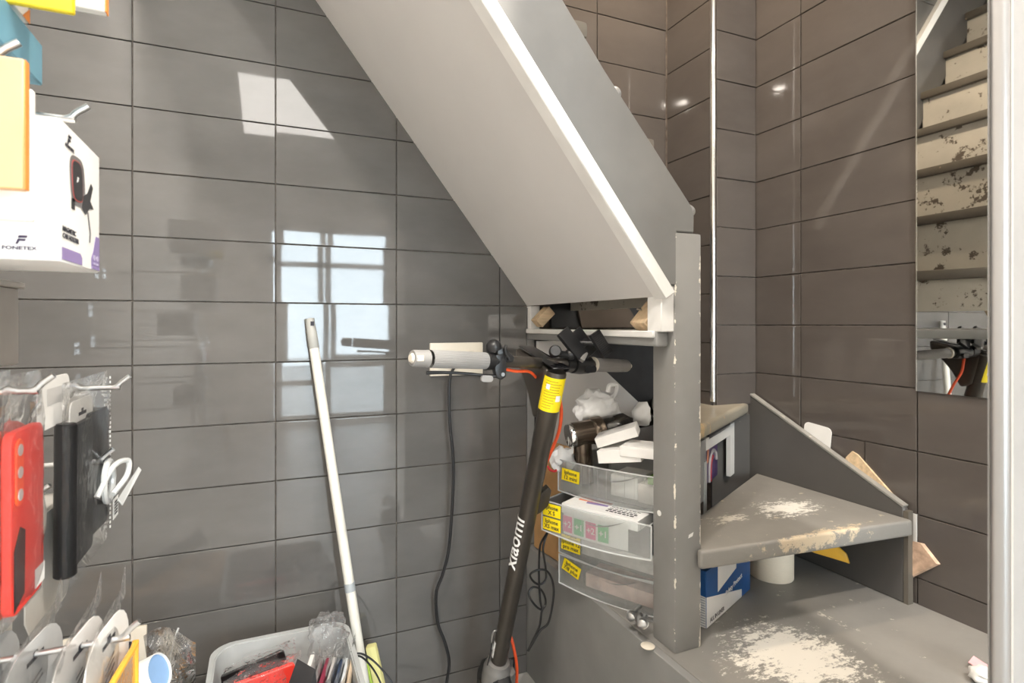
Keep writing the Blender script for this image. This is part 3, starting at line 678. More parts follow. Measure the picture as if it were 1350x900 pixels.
# ---------------------------------------------------------------- cords, mop pole, sponge scraper
o = part('power_cord', MB().tube([(.508, 1.476, .95), (.497, 1.466, .93), (.482, 1.458, .905), at(592, 520, 1.525), at(593, 560, 1.525), at(597, 600, 1.525), at(597, 650, 1.525), at(592, 720, 1.525), at(584, 755, 1.52), at(575, 782, 1.515), at(577, 820, 1.515), at(586, 845, 1.515), at(592, 870, 1.515), at(590, 892, 1.515), at(584, 930, 1.50), at(590, 990, 1.49), (.44, 1.38, .006), (.38, 1.30, .005)], .0042, 10), M['black'], loc=(.44, 1.40, 0))
tag(o, 'black power cord hanging down the grey tiles from behind the scooter grip', 'cord')
pt, pb = V((.108, 1.468, 1.065)), V((.249, 1.321, .004)); pd = (pb - pt).normalized(); PL = (pb - pt).length
pole = thing('mop_pole', 'ivory telescopic mop pole with a grey tip leaning against the grey tiles', 'pole', pb)
part('tube', MB().cyl(pt + pd * .075, pb, .0122, n=22), M['pole_white'], pole)
part('tip', MB().lathe([(0, .009), (.001, .0118), (.028, .0118), (.030, .0128), (.076, .0130), (.078, .0120)], pt, pd, 24), M['pole_grey'], pole, label='grey plastic tip')
part('tip_hole', MB().box(pt + pd * .013 + V((.004, -.0105, 0)), (.009, .006, .011)), M['ink'], pole)
part('tube_ring', MB().cyl(pt + pd * .662, pt + pd * .682, .0131, n=22), mat('blue grey ring', (.36, .39, .41), .4), pole, label='blue grey collar')
sp = thing('sponge_scraper', 'pale lemon yellow sponge pad on end behind the ivory mop pole', 'sponge', at(520, 1000, 1.40))
a, b = at(489, 850, 1.40), at(522, 1000, 1.40)
u = (b - a).normalized(); w_ = CAM_R - u * CAM_R.dot(u); R = frame_M(u, w_)
part('sponge', MB().box((a + b) / 2, ((b - a).length, .026, .022), R).bevel(.005, 2), M['lemon'], sp)
part('scourer', MB().box((a + b) / 2 - R @ V((0, .017, -.0)), ((b - a).length * .75, .006, .022), R).bevel(.001, 1), M['lime'], sp, label='lime green scourer strip')
for k, (q0, q1, lab) in enumerate([((.0, 0), (0, 0), 'thin dark cable arching over the lemon sponge'), ((-8, 6), (-16, 4), 'thin dark cable below its twin beside the mop pole')]):
    dx, dy = q0
    o = part('thin_cable', MB().tube([at(455 + dx, 905 + dy, 1.27), at(463, 868 + dy * .4, 1.27), at(474, 861 + dy * .6, 1.275), at(490 + dx * .4, 869 + dy, 1.285), at(505 + dx, 884 + dy, 1.29), at(520 + q1[0], 905, 1.29), at(545 + q1[0], 960, 1.28), at(560 + q1[0], 1060, 1.25)], .0022, 8), M['black'], loc=at(540, 1060, 1.25))
    tag(o, lab, 'cable')

# ---------------------------------------------------------------- drawer tower in the cupboard
F0 = V((.700, 1.230, Z1 + .002)); U = V((.469, -.883, 0)); W = V((.883, .469, 0)); Zv = V((0, 0, 1))
DW, DD, DH = .28, .28, .079
def L(s, d, z): return F0 + U * s + W * d + Zv * z
dt = thing('drawer_tower', 'stack of four milky plastic drawers with handwritten yellow stickers under the stairs', 'drawers', L(DW / 2, DD / 2, 0))
fr = MB()
for s in (.002, DW - .002):
    for dd in (.03, DD - .01):
        fr.prism([L(s - .002, dd - .008, 0), L(s + .002, dd - .008, 0), L(s + .002, dd + .008, 0), L(s - .002, dd + .008, 0)], Zv * (DH * 4 - .012))
for k in range(1, 4):
    fr.prism([L(.004, .03, DH * k - .001), L(DW - .004, .03, DH * k - .001), L(DW - .004, DD, DH * k - .001), L(.004, DD, DH * k - .001)], Zv * .002)
part('tower_frame', fr, M['milky_dense'], dt)
def bulge(s): return .010 * math.sin(PI * s / DW)
def sticker_on(dr, s, z, pull, lines, rot=0., w=.052, h=.030):
    n = 1 + 0 * len(lines)
    off = -pull - bulge(s) - .0022
    c = L(s, off, z)
    u2 = (U * math.cos(rot) + Zv * math.sin(rot) + W * (-.05)).normalized(); v2 = (Zv - u2 * Zv.dot(u2)).normalized()
    nrm = u2.cross(v2)
    part('paper_sticker', MB().prism([c + u2 * (-w / 2) + v2 * (-h / 2), c + u2 * (w / 2) + v2 * (-h / 2), c + u2 * (w / 2) + v2 * (h / 2), c + u2 * (-w / 2) + v2 * (h / 2)], nrm * .0004), M['yellow'], dr, label='yellow handwritten sticker')
    for i, t in enumerate(lines):
        text(t, .0135, c + nrm * .0007 + v2 * (.006 - .0125 * i), u2, v2, M['ink'], dr, 'handwriting')
for k in range(4):
    pull = .078 if k == 2 else (.0 if k != 3 else .004)
    z0 = DH * k + .003; z1 = z0 + DH - (.006 if k != 3 else .001)
    sh = MB(); t = .0022
    n = 12
    fo = [L(DW * i / n, -pull - bulge(DW * i / n), z0 - .006 * math.sin(PI * i / n)) for i in range(n + 1)]
    # front skin
    for i in range(n):
        a, b = fo[i], fo[i + 1]; H0 = z1 - (a.z - F0.z); H1 = z1 - (b.z - F0.z)
        sh.prism([a, b, b + Zv * H1, a + Zv * H0], W * t)
    fl = MB()
    dr = part('drawer', sh, M['milky'], dt)
    fl.prism([L(.006, -pull + .002, z0 + .002), L(DW - .006, -pull + .002, z0 + .002), L(DW - .006, DD - .02 - pull, z0 + .002), L(.006, DD - .02 - pull, z0 + .002)], Zv * t)
    part('drawer_floor', fl, M['milky'], dr)
    for s in (.005, DW - .007):
        part('drawer_side', MB().prism([L(s, -pull + .001, z0 + .004), L(s, DD - .02 - pull, z0 + .004), L(s, DD - .02 - pull, z1 - .006), L(s, -pull + .001, z1 - .002)], U * t), M['milky'], dr)
    part('drawer_back', MB().prism([L(.006, DD - .022 - pull, z0 + .004), L(DW - .006, DD - .022 - pull, z0 + .004), L(DW - .006, DD - .022 - pull, z1 - .006), L(.006, DD - .022 - pull, z1 - .006)], W * t), M['milky'], dr)
    rim = MB().tube([L(DW * i / n, -pull - bulge(DW * i / n) - .0008, z1) for i in range(n + 1)], .0019, 6, 1)
    rim.tube([p - W * .0008 for p in fo], .0021, 6, 1); rim.tube([fo[0], fo[0] + Zv * (z1 - z0)], .002, 6, 1); rim.tube([fo[-1], fo[-1] + Zv * (z1 - z0)], .002, 6, 1)
    rim.tube([L(.006, -pull, z1 - .001), L(.006, DD - .02 - pull, z1 - .006)], .0019, 6, 1); rim.tube([L(DW - .006, -pull, z1 - .001), L(DW - .006, DD - .02 - pull, z1 - .006)], .0019, 6, 1)
    part('drawer_rim', rim, M['milky_dense'], dr)
    # scooped finger grip: a crescent lip under the rim
    s0, s1 = .075, .225; m_ = 14
    lip = MB().grid(lambda i, j: L(s0 + (s1 - s0) * i, -pull - bulge(s0 + (s1 - s0) * i) - .001 - .010 * j * math.sin(PI * i), z1 - .002 - .026 * math.sin(PI * i) * (1 - j * .25)), m_, 3)
    part('finger_grip', lip, M['milky_dense'], dr)
    if k == 3: sticker_on(dr, .040, z0 + .044, pull, ['Iphone', '12 mini'], -.06)
    if k == 2:
        sticker_on(dr, .032, z0 + .054, pull, ['Iphone', 'X S']); sticker_on(dr, .032, z0 + .020, pull, ['Iphone', 'XS max'])
    if k == 1:
        sticker_on(dr, .038, z0 + .058, pull, ['Iphone', '11 pro'], 0, .056); sticker_on(dr, .038, z0 + .026, pull, ['Iphone 12', 'pro max'], -.02, .056)
    if k == 0: sticker_on(dr, .040, z0 + .048, pull, ['Iphone', '7/8 plus'], -.30)
# things inside the drawers
def lbox(name, s0, s1, d0, d1, z0, z1, m, label, cat, group=None, bev=.001, rot=0.):
    c = L((s0 + s1) / 2, (d0 + d1) / 2, z0)
    R = frame_M(U, W) ; R = Matrix.Rotation(rot, 3, 'Z') @ R
    o = part(name, MB().box(c + Zv * (z1 - z0) / 2, (s1 - s0, d1 - d0, z1 - z0), R).bevel(bev, 1), m, loc=c)
    tag(o, label, cat, group); return o, R, c
zc = 2 * DH + .006
o, R_, c_ = lbox('accessory_carton', .050, .245, -.068, .060, zc + .046, zc + .0695, M['white_print'], 'flat white carton with a colour picture lying in the open drawer', 'carton')
tz = c_.z + .0238
def quad(name, pts, m, parent): return part(name, MB().prism([V((p.x, p.y, tz)) for p in pts], (0, 0, .0003)), m, parent)
grad = mat('sunset print', (.62, .22, .12), .5, var=.55, scale=14)
quad('picture_print', [L(.070, -.022, 0), L(.150, -.016, 0), L(.150, .004, 0), L(.064, .004, 0)], grad, o)
quad('picture_print', [L(.098, -.034, 0), L(.150, -.026, 0), L(.148, -.014, 0), L(.094, -.020, 0)], M['purple'], o)
pl = MB()
for r_ in range(4):
    x_ = .158
    while x_ < .225:
        w2 = random.uniform(.004, .010); h2 = .006 if r_ < 2 else .003
        pl.prism([V((q_.x, q_.y, tz)) for q_ in (L(x_, -.052 + r_ * .011, 0), L(x_ + w2, -.052 + r_ * .011, 0), L(x_ + w2, -.052 + h2 + r_ * .011, 0), L(x_, -.052 + h2 + r_ * .011, 0))], (0, 0, .0003)); x_ += w2 + .003
stuff(part('text_print', pl, M['ink'], o))
sheet = thing('sticker_sheet', 'white sheet with pink and green numbered squares behind the open drawer front', 'sheet', L(.15, -.066, zc + .004))
def onsheet(s, z, off=0.): return L(s, -.0765 - bulge(s) + .0045 - off, zc + z)
part('paper', MB().grid(lambda i, j: onsheet(.062 + .165 * i, .002 + .071 * j), 10, 1), M['white_print'], sheet)
for i, (m_, tx) in enumerate(((M['pink'], '2'), (M['green'], '1'), (M['pink'], '2'), (M['green'], '1'))):
    s = .074 + i * .0315
    part('numbered_square', MB().prism([onsheet(s - .013, .008, .0006), onsheet(s + .013, .008, .0006), onsheet(s + .013, .046, .0006), onsheet(s - .013, .046, .0006)], W * -.0003), m_, sheet)
    text('+' + tx, .020, onsheet(s, .026, .0014), U, Zv, M['white_print'], sheet, 'numeral')
lbox('phone_part_tray', .060, .26, .012, .20, DH + .008, DH + .050, mat('pale packing', (.74, .70, .68), .6, var=.3, scale=30), 'pale packing tray inside the third drawer down', 'tray')
lbox('phone_part_tray', .070, .26, .012, .16, .010, .044, mat('salmon packing', (.74, .52, .46), .6, var=.25, scale=30), 'salmon pink packing inside the lowest drawer', 'tray')
lbox('small_white_box', .13, .20, .03, .12, 3 * DH + .008, 3 * DH + .060, M['card_white'], 'white box seen through the top drawer front beside the vacuum handle', 'carton')
o = lbox('paper_packet', .205, .268, .02, .16, 3 * DH + .008, 3 * DH + .052, mat('printed paper', (.66, .60, .56), .6, var=.15, scale=25), 'printed paper packet in the top drawer next to the post', 'packet')
# white phone cartons on the top drawer
def carton(px0, py0, px1, py1, dep0, dep1, h, deep, label, m=None):
    a, b = at(px0, py0, dep0), at(px1, py1, dep1)
    u = (b - a).normalized(); n = u.cross(V((0, 0, 1))).normalized()
    if n.dot(CAM_F) < 0: n = -n
    w3 = n.cross(u) if n.cross(u).z > 0 else u.cross(n)
    o = part('white_carton', MB().prism([a, b, b + w3 * h, a + w3 * h], n * deep).bevel(.001, 1), m or M['card_white'], loc=a)
    tag(o, label, 'carton', 'white cartons on the drawers'); return o
carton(789, 611, 846, 609, 1.30, 1.255, .030, .085, 'white carton lowest of the three beside the vacuum, its end green')
carton(817, 601, 862, 606, 1.275, 1.235, .024, .085, 'white carton with its end tucked against the grey post')
carton(788, 591, 842, 575, 1.325, 1.295, .024, .080, 'white carton tilted upwards on top of the other two')
gl = lbox('green_carton', .232, .262, .012, .09, DH * 4 - .022, DH * 4 - .004, mat('grass green', (.12, .26, .03), .5), 'green edged carton under the white ones by the post', 'carton')

# hand vacuum lying on the drawers
vac = thing('hand_vacuum', 'bronze cordless hand vacuum with a smoked bin lying on the drawers', 'vacuum', at(765, 590, 1.36))
va, vb = at(749, 575, 1.425), at(850, 563, 1.39); vd = (vb - va).normalized(); VL = (vb - va).length
vd2 = (va - at(757, 573, 1.40)).normalized(); 
m0 = V(va)
ax = (vd * .93 + CAM_F * .36).normalized()
def va_(t): return m0 + ax * t
part('body', MB().lathe([(.012, .0300), (.014, .0325), (.066, .0325), (.068, .0345), (.074, .0365), (.092, .0365), (.096, .034)], m0, ax, 32), M['bronze'], vac)
part('nozzle_ring', MB().lathe([(0, .0245), (0, .0300), (.004, .0325), (.012, .0325), (.014, .030)], m0, ax, 32), M['chrome'], vac, label='bright ring round the intake')
part('intake', MB().cyl(m0 + ax * .002, m0 + ax * .006, .0260, n=28), M['black'], vac)
ig = MB()
for k in range(4):
    a = k * PI / 4; e = (Zv * math.cos(a) + ax.cross(Zv).normalized() * math.sin(a)) * .0235
    ig.cyl(m0 + ax * .001 - e, m0 + ax * .001 + e, .001, n=6)
part('intake_grille', ig, M['steel'], vac)
part('bin', MB().lathe([(.096, .030), (.098, .0325), (.160, .031), (.172, .022), (.185, .013)], m0, ax, 30), M['tint_smoke'], vac, label='smoked clear dust bin')
part('bin_filter', MB().lathe([(.096, .018), (.135, .014), (.15, .006)], m0, ax, 20), M['black'], vac)
part('spout', MB().tube([va_(.155), va_(.19) + V((0, 0, -.001)), va_(.235) + V((0, 0, .004))], lambda t: .012 + .009 * t, 16), M['black'], vac)
hs = va_(.040)
part('handle', MB().cyl(hs + V((0, 0, -.018)), hs + V((.004, -.006, -.125)), .0235, .0225, n=26), M['bronze'], vac)
part('handle_cap', MB().cyl(hs + V((.004, -.006, -.125)), hs + V((.0042, -.006, -.134)), .0225, .016, n=26), M['black'], vac)

# crumpled carrier bags behind it
def crumple(name, c, r, seed, m, label, cat, sub=4, amp=.22, freq=2.4, flat=None, loops=()):
    bm = bmesh.new(); bmesh.ops.create_icosphere(bm, subdivisions=sub, radius=1)
    for v in bm.verts:
        d = v.co.normalized(); n1 = noise.turbulence(d * freq + V((seed, 0, 0)), 4, False); n2 = abs(noise.noise(d * freq * 3 + V((0, seed, 0))))
        f = 1 + amp * (n1 - .6) - amp * .6 * n2
        v.co = V((d.x * r[0] * f, d.y * r[1] * f, d.z * r[2] * f))
        if v.co.z < -r[2] * .8: v.co.z = -r[2] * .8
        v.co += V(c)
    b = MB(); b.bm.free(); b.bm = bm
    base = V(c) - V((0, 0, r[2] * .8))
    t = thing(name, label, cat, base)
    part('bag_body', b, m, t, angle=60)
    for lp in loops: part('bag_handle', MB().tube(lp, lambda s: .005 + .004 * abs(s - .5), 8), m, t)
    return t
cb_ = at(787, 541, 1.50)
crumple('carrier_bag', cb_, (.075, .055, .062), 3, M['bag_white'], 'crumpled white carrier bag with a loop handle behind the hand vacuum', 'bag',
        loops=[[cb_ + V((.022, -.02, .052)), cb_ + V((.026, -.022, .070)), cb_ + V((.046, -.026, .070)), cb_ + V((.046, -.02, .048)), cb_ + V((.04, -.01, .035))]])
crumple('carrier_bag', at(846, 546, 1.42), (.028, .03, .036), 11, M['bag_white'], 'small crumpled white bag by the post behind the vacuum spout', 'bag', 3)
crumple('carrier_bag', at(742, 606, 1.42), (.042, .03, .042), 21, M['bag_white'], 'creased white paper bag with a red mark left of the top drawer', 'bag', 3, .3)
o = part('red_tag', MB().tube([at(722, 614, 1.375), at(725, 619, 1.372), at(731, 621, 1.37), at(734, 619, 1.37)], .003, 8), mat('dark red', (.45, .01, .015), .5), loc=at(727, 621, 1.37))
tag(o, 'small curved dark red plastic piece under the creased white bag', 'tag')
o = part('brown_carton', MB().box(V((.790, 1.40, .540)), (.075, .13, .305), Matrix.Rotation(.12, 3, 'Z')).bevel(.002, 1), M['cardboard'], loc=(.79, 1.40, .387))
tag(o, 'brown cardboard carton between the tiled wall and the drawers', 'carton')
o = part('coiled_cable', MB().tube([at(728, 690, 1.44), at(722, 701, 1.42), at(713, 716, 1.40), at(711, 732, 1.40), at(710.5, 760, 1.40), at(712, 790, 1.40), at(714, 803, 1.40), at(705, 797, 1.395), at(697, 783, 1.395), at(702, 774, 1.40), at(712, 776, 1.405), at(718, 786, 1.41), at(719, 797, 1.41), at(714, 806, 1.40), at(711, 825, 1.40), at(702, 845, 1.40), at(696, 858, 1.40), at(702, 848, 1.398), at(712, 831, 1.40), at(722, 822, 1.40), at(727, 805, 1.40), at(730, 780, 1.40), at(727, 762, 1.40), at(720, 752, 1.40), at(709, 751, 1.395), at(699, 757, 1.395), at(703, 766, 1.40), at(712, 770, 1.405), at(720, 762, 1.41), at(718, 740, 1.41), at(716, 722, 1.41), at(721, 704, 1.42), at(728, 690, 1.44)], .0028, 8), M['black'], loc=at(712, 770, 1.40))
tag(o, 'black charging cable hanging in loops down the grey side panel', 'cable')
# furniture fittings on the shelf edge
def bolt(px, py, dep, d, ln, label):
    p = at(px, py, dep); d = V(d).normalized()
    t = thing('furniture_bolt', label, 'bolt', V((p.x, p.y, Z1)))
    part('shank', MB().cyl(p, p + d * ln, .0042, n=14), M['steel'], t)
    part('head', MB().lathe([(-.006, .0), (-.006, .007), (-.004, .010), (0, .010), (.001, .0)], p, d, 20), M['steel'], t)
    part('washer', MB().lathe([(.004, .0045), (.004, .012), (.0058, .012), (.0058, .0045)], p, d, 22), M['steel'], t)
bolt(832, 812, 1.185, (.8, .4, .08), .045, 'chrome bolt with a washer standing on its edge by the drawers')
bolt(842, 814, 1.165, (.8, -.2, -.25), .05, 'chrome bolt lying towards the grey post')
bolt(847, 822, 1.150, (.7, .6, 0), .035, 'stubby chrome bolt nearest the foot of the post')
p = at(854, 836, 1.13); o = part('cover_cap', MB().lathe([(0, .013), (.002, .0145), (.0035, .012), (.004, 0)], (p.x, p.y, Z1 + .0005), (0, 0, 1), 26), M['cream'], loc=(p.x, p.y, Z1))
tag(o, 'flat round cream cover cap at the foot of the grey post', 'cap')

# ---------------------------------------------------------------- hooks and packs on the left display wall
def hook(y, z, x1, label, rise=.014):
    """slatwall prong from the left wall, its tip turned up"""
    t = thing('display_hook', label, 'hook', (XL, y, z))
    part('prong', MB().tube([(XL + .004, y, z), (x1 - .04, y, z), (x1 - .012, y, z), (x1 - .002, y, z + rise * .55), (x1 + .006, y, z + rise)], .0030, 10, 6), M['steel'], t)
    part('back_plate', MB().bb((XL, y - .03, z - .025), (XL + .004, y + .03, z + .020)).bevel(.002, 1), M['steel'], t)
    return t
def xbox(name, x0, x1, y0, y1, z0, z1, m, label, cat, group=None, bev=.0012, rot=0.):
    c = V(((x0 + x1) / 2, (y0 + y1) / 2, z0))
    o = part(name, MB().box(c + V((0, 0, (z1 - z0) / 2)), (x1 - x0, y1 - y0, z1 - z0), Matrix.Rotation(rot, 3, 'Z')).bevel(bev, 1), m, loc=c)
    return tag(o, label, cat, group)
EX, EY, EZ = V((1, 0, 0)), V((0, 1, 0)), V((0, 0, 1))

# white telephone holder carton
hook(.618, 1.2405, -.158, 'steel prong over the large white carton with a telephone holder printed on its side')
fx, fy0, fy1, fz0, fz1 = -.160, .5705, .689, 1.104, 1.226
fon = xbox('phone_holder_carton', -.262, fx, fy0, fy1, fz0, fz1, M['white_print'], 'large white carton with a telephone holder printed on its side and violet corners', 'carton')
YS = (.689 - .5705) / .080
def onx(y, z, off=.0006): return V((fx + off, fy0 + (y - .582) * YS, z))          # print on the side that faces the stairs
def ony(x, z, off=.0006): return V((x, fy0 - off, z))         # print on the front
def xprint(name, pts, m, off=.0003, parent=fon):
    return part(name, MB().prism([onx(y, z, off) for y, z in pts], (.0003, 0, 0)), m, parent)
part('hang_tab', MB().bb((-.212, fy0 + .01, fz1), (-.210, fy1 - .01, fz1 + .030)).bevel(.0008, 1), M['clear_bag'], fon)
def emblem(c, u, v, s, m, parent):
    c = V(c); u = V(u); v = V(v); n = u.cross(v)
    for pts in (((-.5, -.5), (-.28, -.5), (-.05, .12), (-.27, .12)), ((-.28, .22), (.52, .22), (.62, .5), (-.18, .5)), ((-.12, -.14), (.36, -.14), (.46, .10), (-.03, .10))):
        part('emblem_stroke', MB().prism([c + (u * a + v * b) * s for a, b in pts], n * .0003), m, parent)
ink_v = mat('dark violet ink', (.035, .02, .06), .5)
emblem(ony(-.1870, 1.1205), EX, EZ, .0075, ink_v, fon); text('FONETEX', .0043, ony(-.1880, 1.1135), EX, EZ, ink_v, fon, sx=1.25)
emblem(onx(.595, 1.213), EY, EZ, .009, M['ink'], fon); text('FONETEX', .0042, onx(.5965, 1.2065), EY, EZ, M['ink'], fon, sx=1.3)
text('MAGNETIC', .0062, onx(.584, 1.1325), EY, EZ, M['ink'], fon, align='LEFT', sx=1.15); text('CAR HOLDER', .0062, onx(.584, 1.1265), EY, EZ, M['ink'], fon, align='LEFT', sx=1.15)
def arc(cy, cz, ry, rz, rot=0., n=18, pw=1.0):
    out = []
    for k in range(n):
        a = 2 * PI * k / n; c_, s_ = math.cos(a), math.sin(a)
        y = ry * abs(c_) ** pw * (1 if c_ > 0 else -1); z = rz * abs(s_) ** pw * (1 if s_ > 0 else -1)
        out.append((cy + y * math.cos(rot) - z * math.sin(rot), cz + y * math.sin(rot) + z * math.cos(rot)))
    return out
dk = mat('print dark grey', (.035, .035, .038), .45); gy = mat('print mid grey', (.16, .155, .16), .45); rd = mat('print dull red', (.42, .08, .07), .45)
xprint('holder_print', arc(.612, 1.182, .0145, .0225, .10, 24, .55), gy)
xprint('holder_print', arc(.6105, 1.182, .0105, .0185, .10, 24, .55), rd, .0007)
xprint('holder_print', arc(.6105, 1.182, .0095, .0175, .10, 24, .55), dk, .0010)
emblem(onx(.6095, 1.183, .0014), EY, EZ, .005, M['white_print'], fon)
xprint('holder_print', [(.622, 1.172), (.632, 1.178), (.640, 1.190), (.644, 1.187), (.638, 1.172), (.646, 1.166), (.636, 1.164), (.628, 1.156), (.620, 1.160)], dk, .0005)
xprint('holder_print', [(.600, 1.164), (.606, 1.164), (.606, 1.154), (.600, 1.154)], dk)
xprint('holder_print', [(.632, 1.160), (.6345, 1.160), (.640, 1.140), (.6385, 1.131), (.6365, 1.131), (.6375, 1.140)], gy)
xprint('corner_print', [(.642, 1.106), (.6605, 1.106), (.6605, 1.140), (.652, 1.140), (.646, 1.124), (.641, 1.116)], M['purple'])
xprint('corner_print', [(.5835, 1.106), (.621, 1.106), (.621, 1.113), (.617, 1.1165), (.5835, 1.1165)], M['purple'])
lil = mat('pale violet print', (.50, .45, .64), .5)
for k in range(2):
    xprint('icon_print', arc(.6475 + .007 * k, 1.1175, .0026, .0028), lil, .0008); xprint('icon_print', [(.645 + .007 * k, 1.1125), (.650 + .007 * k, 1.1125), (.650 + .007 * k, 1.1105), (.645 + .007 * k, 1.1105)], lil, .0008)

hook(.515, 1.2480, -.176, 'steel prong carrying the beige orange carton and the blue pack')
o = xbox('beige_carton', -.29, -.1615, .498, .506, 1.148, 1.2435, M['carton_orange'], 'beige orange carton with a darker orange edge in front of the white telephone holder carton', 'carton')
part('carton_edge', MB().bb((-.1615, .4985, 1.1485), (-.1608, .5055, 1.243)), M['orange_edge'], o, label='darker orange edge')
xbox('pale_carton', -.30, -.168, .535, .541, 1.131, 1.235, M['card_white'], 'plain pale carton whose lower end shows below the beige orange carton', 'carton')
xbox('blue_pack', -.29, -.189, .50, .625, 1.270, 1.3075, M['blue_pack'], 'flat dusty blue pack above the beige orange carton', 'pack')
o = xbox('white_top_carton', -.33, -.200, .53, .628, 1.326, 1.44, M['white_print'], 'white carton with grey print and an orange corner above the blue pack', 'carton')
part('corner_print', MB().prism([(-.1995, .612, 1.3265), (-.1995, .6275, 1.3265), (-.1995, .6275, 1.340)], (.0004, 0, 0)), M['orange_edge'], o, label='orange corner')
part('grey_print', MB().prism([(-.1995, .545, 1.332), (-.1995, .575, 1.332), (-.1995, .575, 1.345), (-.1995, .545, 1.345)], (.0004, 0, 0)), gy, o)
xbox('yellow_pack', -.235, -.1456, .550, .556, 1.3076, 1.42, M['yellow_pack'], 'bright yellow pack hanging at the top between the two white cartons', 'pack')
o = xbox('white_hanging_carton', -.20, -.135, .600, .610, 1.3375, 1.44, M['card_white'], 'white carton with an orange side hanging nearest the grey tiles at the top', 'carton')
part('carton_side', MB().bb((-.1352, .6005, 1.338), (-.1342, .6095, 1.439)), M['orange_edge'], o, label='orange side')
o = xbox('grey_lidded_box', -.36, -.240, .60, .726, 1.008, 1.088, M['grey_carton'], 'taupe grey box with a lipped lid below the white telephone holder carton', 'box')
part('box_lid', MB().bb((-.362, .596, 1.088), (-.236, .731, 1.094)).bevel(.001, 1), mat('taupe lid', (.40, .37, .34), .5), o)
hook(.665, 1.103, -.25, 'steel prong above the taupe grey box')

# pouches: thin clear bags with a wrinkled skin
def pouch(x, y0, y1, z0, z1, parent, th=.012, seed=0, name='clear_pouch', m=None, lean=0.):
    def f(sgn):
        def g(i, j):
            e = math.sin(PI * i) ** .5 * min(1, 6 * (1 - j)) * min(1, 8 * j) if 0 < i < 1 else 0
            w_ = noise.noise(V((i * 4 + seed, j * 6, sgn * 3))) * .004
            return V((x + sgn * th * .5 * max(e, 0) + w_ * (e > 0) + lean * (j - .5), y0 + (y1 - y0) * i + .003 * noise.noise(V((j * 7, seed, 1))), z0 + (z1 - z0) * j))
        return g
    b = MB().grid(f(1), 10, 14); b.grid(f(-1), 10, 14)
    bmesh.ops.remove_doubles(b.bm, verts=b.bm.verts, dist=.0004)
    return part(name, b, m or M['clear_bag'], parent, angle=70)
def hang_card(x, y0, y1, z1, hgt, parent, m, r=.02, slot=True, t=.0012, yaw=0.):
    cy = (y0 + y1) / 2
    u = V((math.sin(yaw), math.cos(yaw), 0))
    o = part('hanger_card', plate(y1 - y0, hgt, r, t, (x, cy, z1 - hgt / 2), u, (0, 0, 1)), m, parent)
    if slot:
        so = V((x, cy, z1 - .018)) + u.cross(EZ) * (t + .0003)
        part('hang_slot', MB().prism([so + u * a + EZ * b_ for a, b_ in ((-.015, -.002), (.015, -.002), (.015, .002), (.004, .002), (.004, .006), (-.004, .006), (-.004, .002), (-.015, .002))], u.cross(EZ) * .0003), M['ink'], o)
    return o
# red telephone case
rx = -.211
rc = thing('red_phone_case', 'red telephone case with three lens holes hanging in a clear bag', 'phone case', (rx, .637, .79))
part('case_back', plate(.076, .163, .012, .008, (rx, .637, .873), (0, 1, 0), (0, 0, 1)).bevel(.002, 2), M['red'], rc)
isl = part('lens_island', plate(.017, .060, .008, .002, (rx + .008, .6115, .918), (0, 1, 0), (0, 0, 1)).bevel(.0008, 1), M['red_orange'], rc)
for z in (.938, .918, .898):
    part('lens_hole', MB().cyl((rx + .0100, .6115, z), (rx + .0106, .6115, z), .0052, n=18), mat('pearl grey', (.55, .52, .52), .3), isl)
part('black_insert', MB().prism([(rx + .0083, .603, .796), (rx + .0083, .625, .805), (rx + .0083, .627, .862), (rx + .0083, .616, .868), (rx + .0083, .603, .850)], (.0004, 0, 0)), M['black'], rc)
part('white_label', MB().prism([(rx + .0084, .650, .797), (rx + .0084, .674, .797), (rx + .0084, .674, .815), (rx + .0084, .650, .815)], (.0004, 0, 0)), M['white_print'], rc)
pouch(rx + .004, .592, .682, .785, 1.005, rc, .020, 3)
r2 = thing('orange_red_case', 'orange red telephone case behind the red one, nearer the shop wall', 'phone case', (-.236, .637, .77))
part('case_back', plate(.076, .175, .012, .008, (-.236, .637, .860), (0, 1, 0), (0, 0, 1)).bevel(.002, 2), M['red_orange'], r2)
part('white_label', MB().prism([(-.2276, .652, .765), (-.2276, .675, .775), (-.2276, .675, .795), (-.2276, .652, .785)], (.0004, 0, 0)), M['white_print'], r2)
part('lens_hole', plate(.010, .018, .004, .001, (-.228, .660, .90), (0, 1, 0), (0, 0, 1)), mat('pearl white', (.7, .66, .66), .3), r2)
pouch(-.232, .592, .682, .755, 1.005, r2, .018, 8)
hook(.637, .988, -.190, 'steel prong carrying the red telephone case')
# black wallet case
wx = -.213
wc = thing('black_wallet_case', 'black wallet case hanging in a clear bag with a perforated edge', 'phone case', (wx, .82, .80))
hang_card(wx - .004, .700, .800, .992, .055, wc, M['card_white'], .012, slot=False)
part('card_print', MB().prism([(wx - .0024, .725, .962), (wx - .0024, .775, .962), (wx - .0024, .775, .980), (wx - .0024, .725, .980)], (.0002, 0, 0)), mat('pale grey print', (.55, .54, .53), .5), wc)
hang_card(wx + .002, .780, .872, .958, .050, wc, M['card_white'], .012)
part('case_cover', plate(.085, .165, .010, .007, (wx + .004, .800, .850), (0, 1, .0), (0, 0, 1)).bevel(.0025, 2), M['leather'], wc)
part('case_spine', MB().lathe([(0, .009), (.002, .011), (.170, .011), (.172, .009)], (wx + .006, .752, .766), (0, .02, 1), 20), M['leather'], wc, label='rounded spine')
part('case_flap', plate(.080, .160, .010, .005, (wx + .004, .878, .856), (0.05, 1, .0), (0, 0, 1)).bevel(.002, 2), M['leather'], wc)
pouch(wx + .008, .735, .922, .748, .985, wc, .026, 14)
edge = MB()
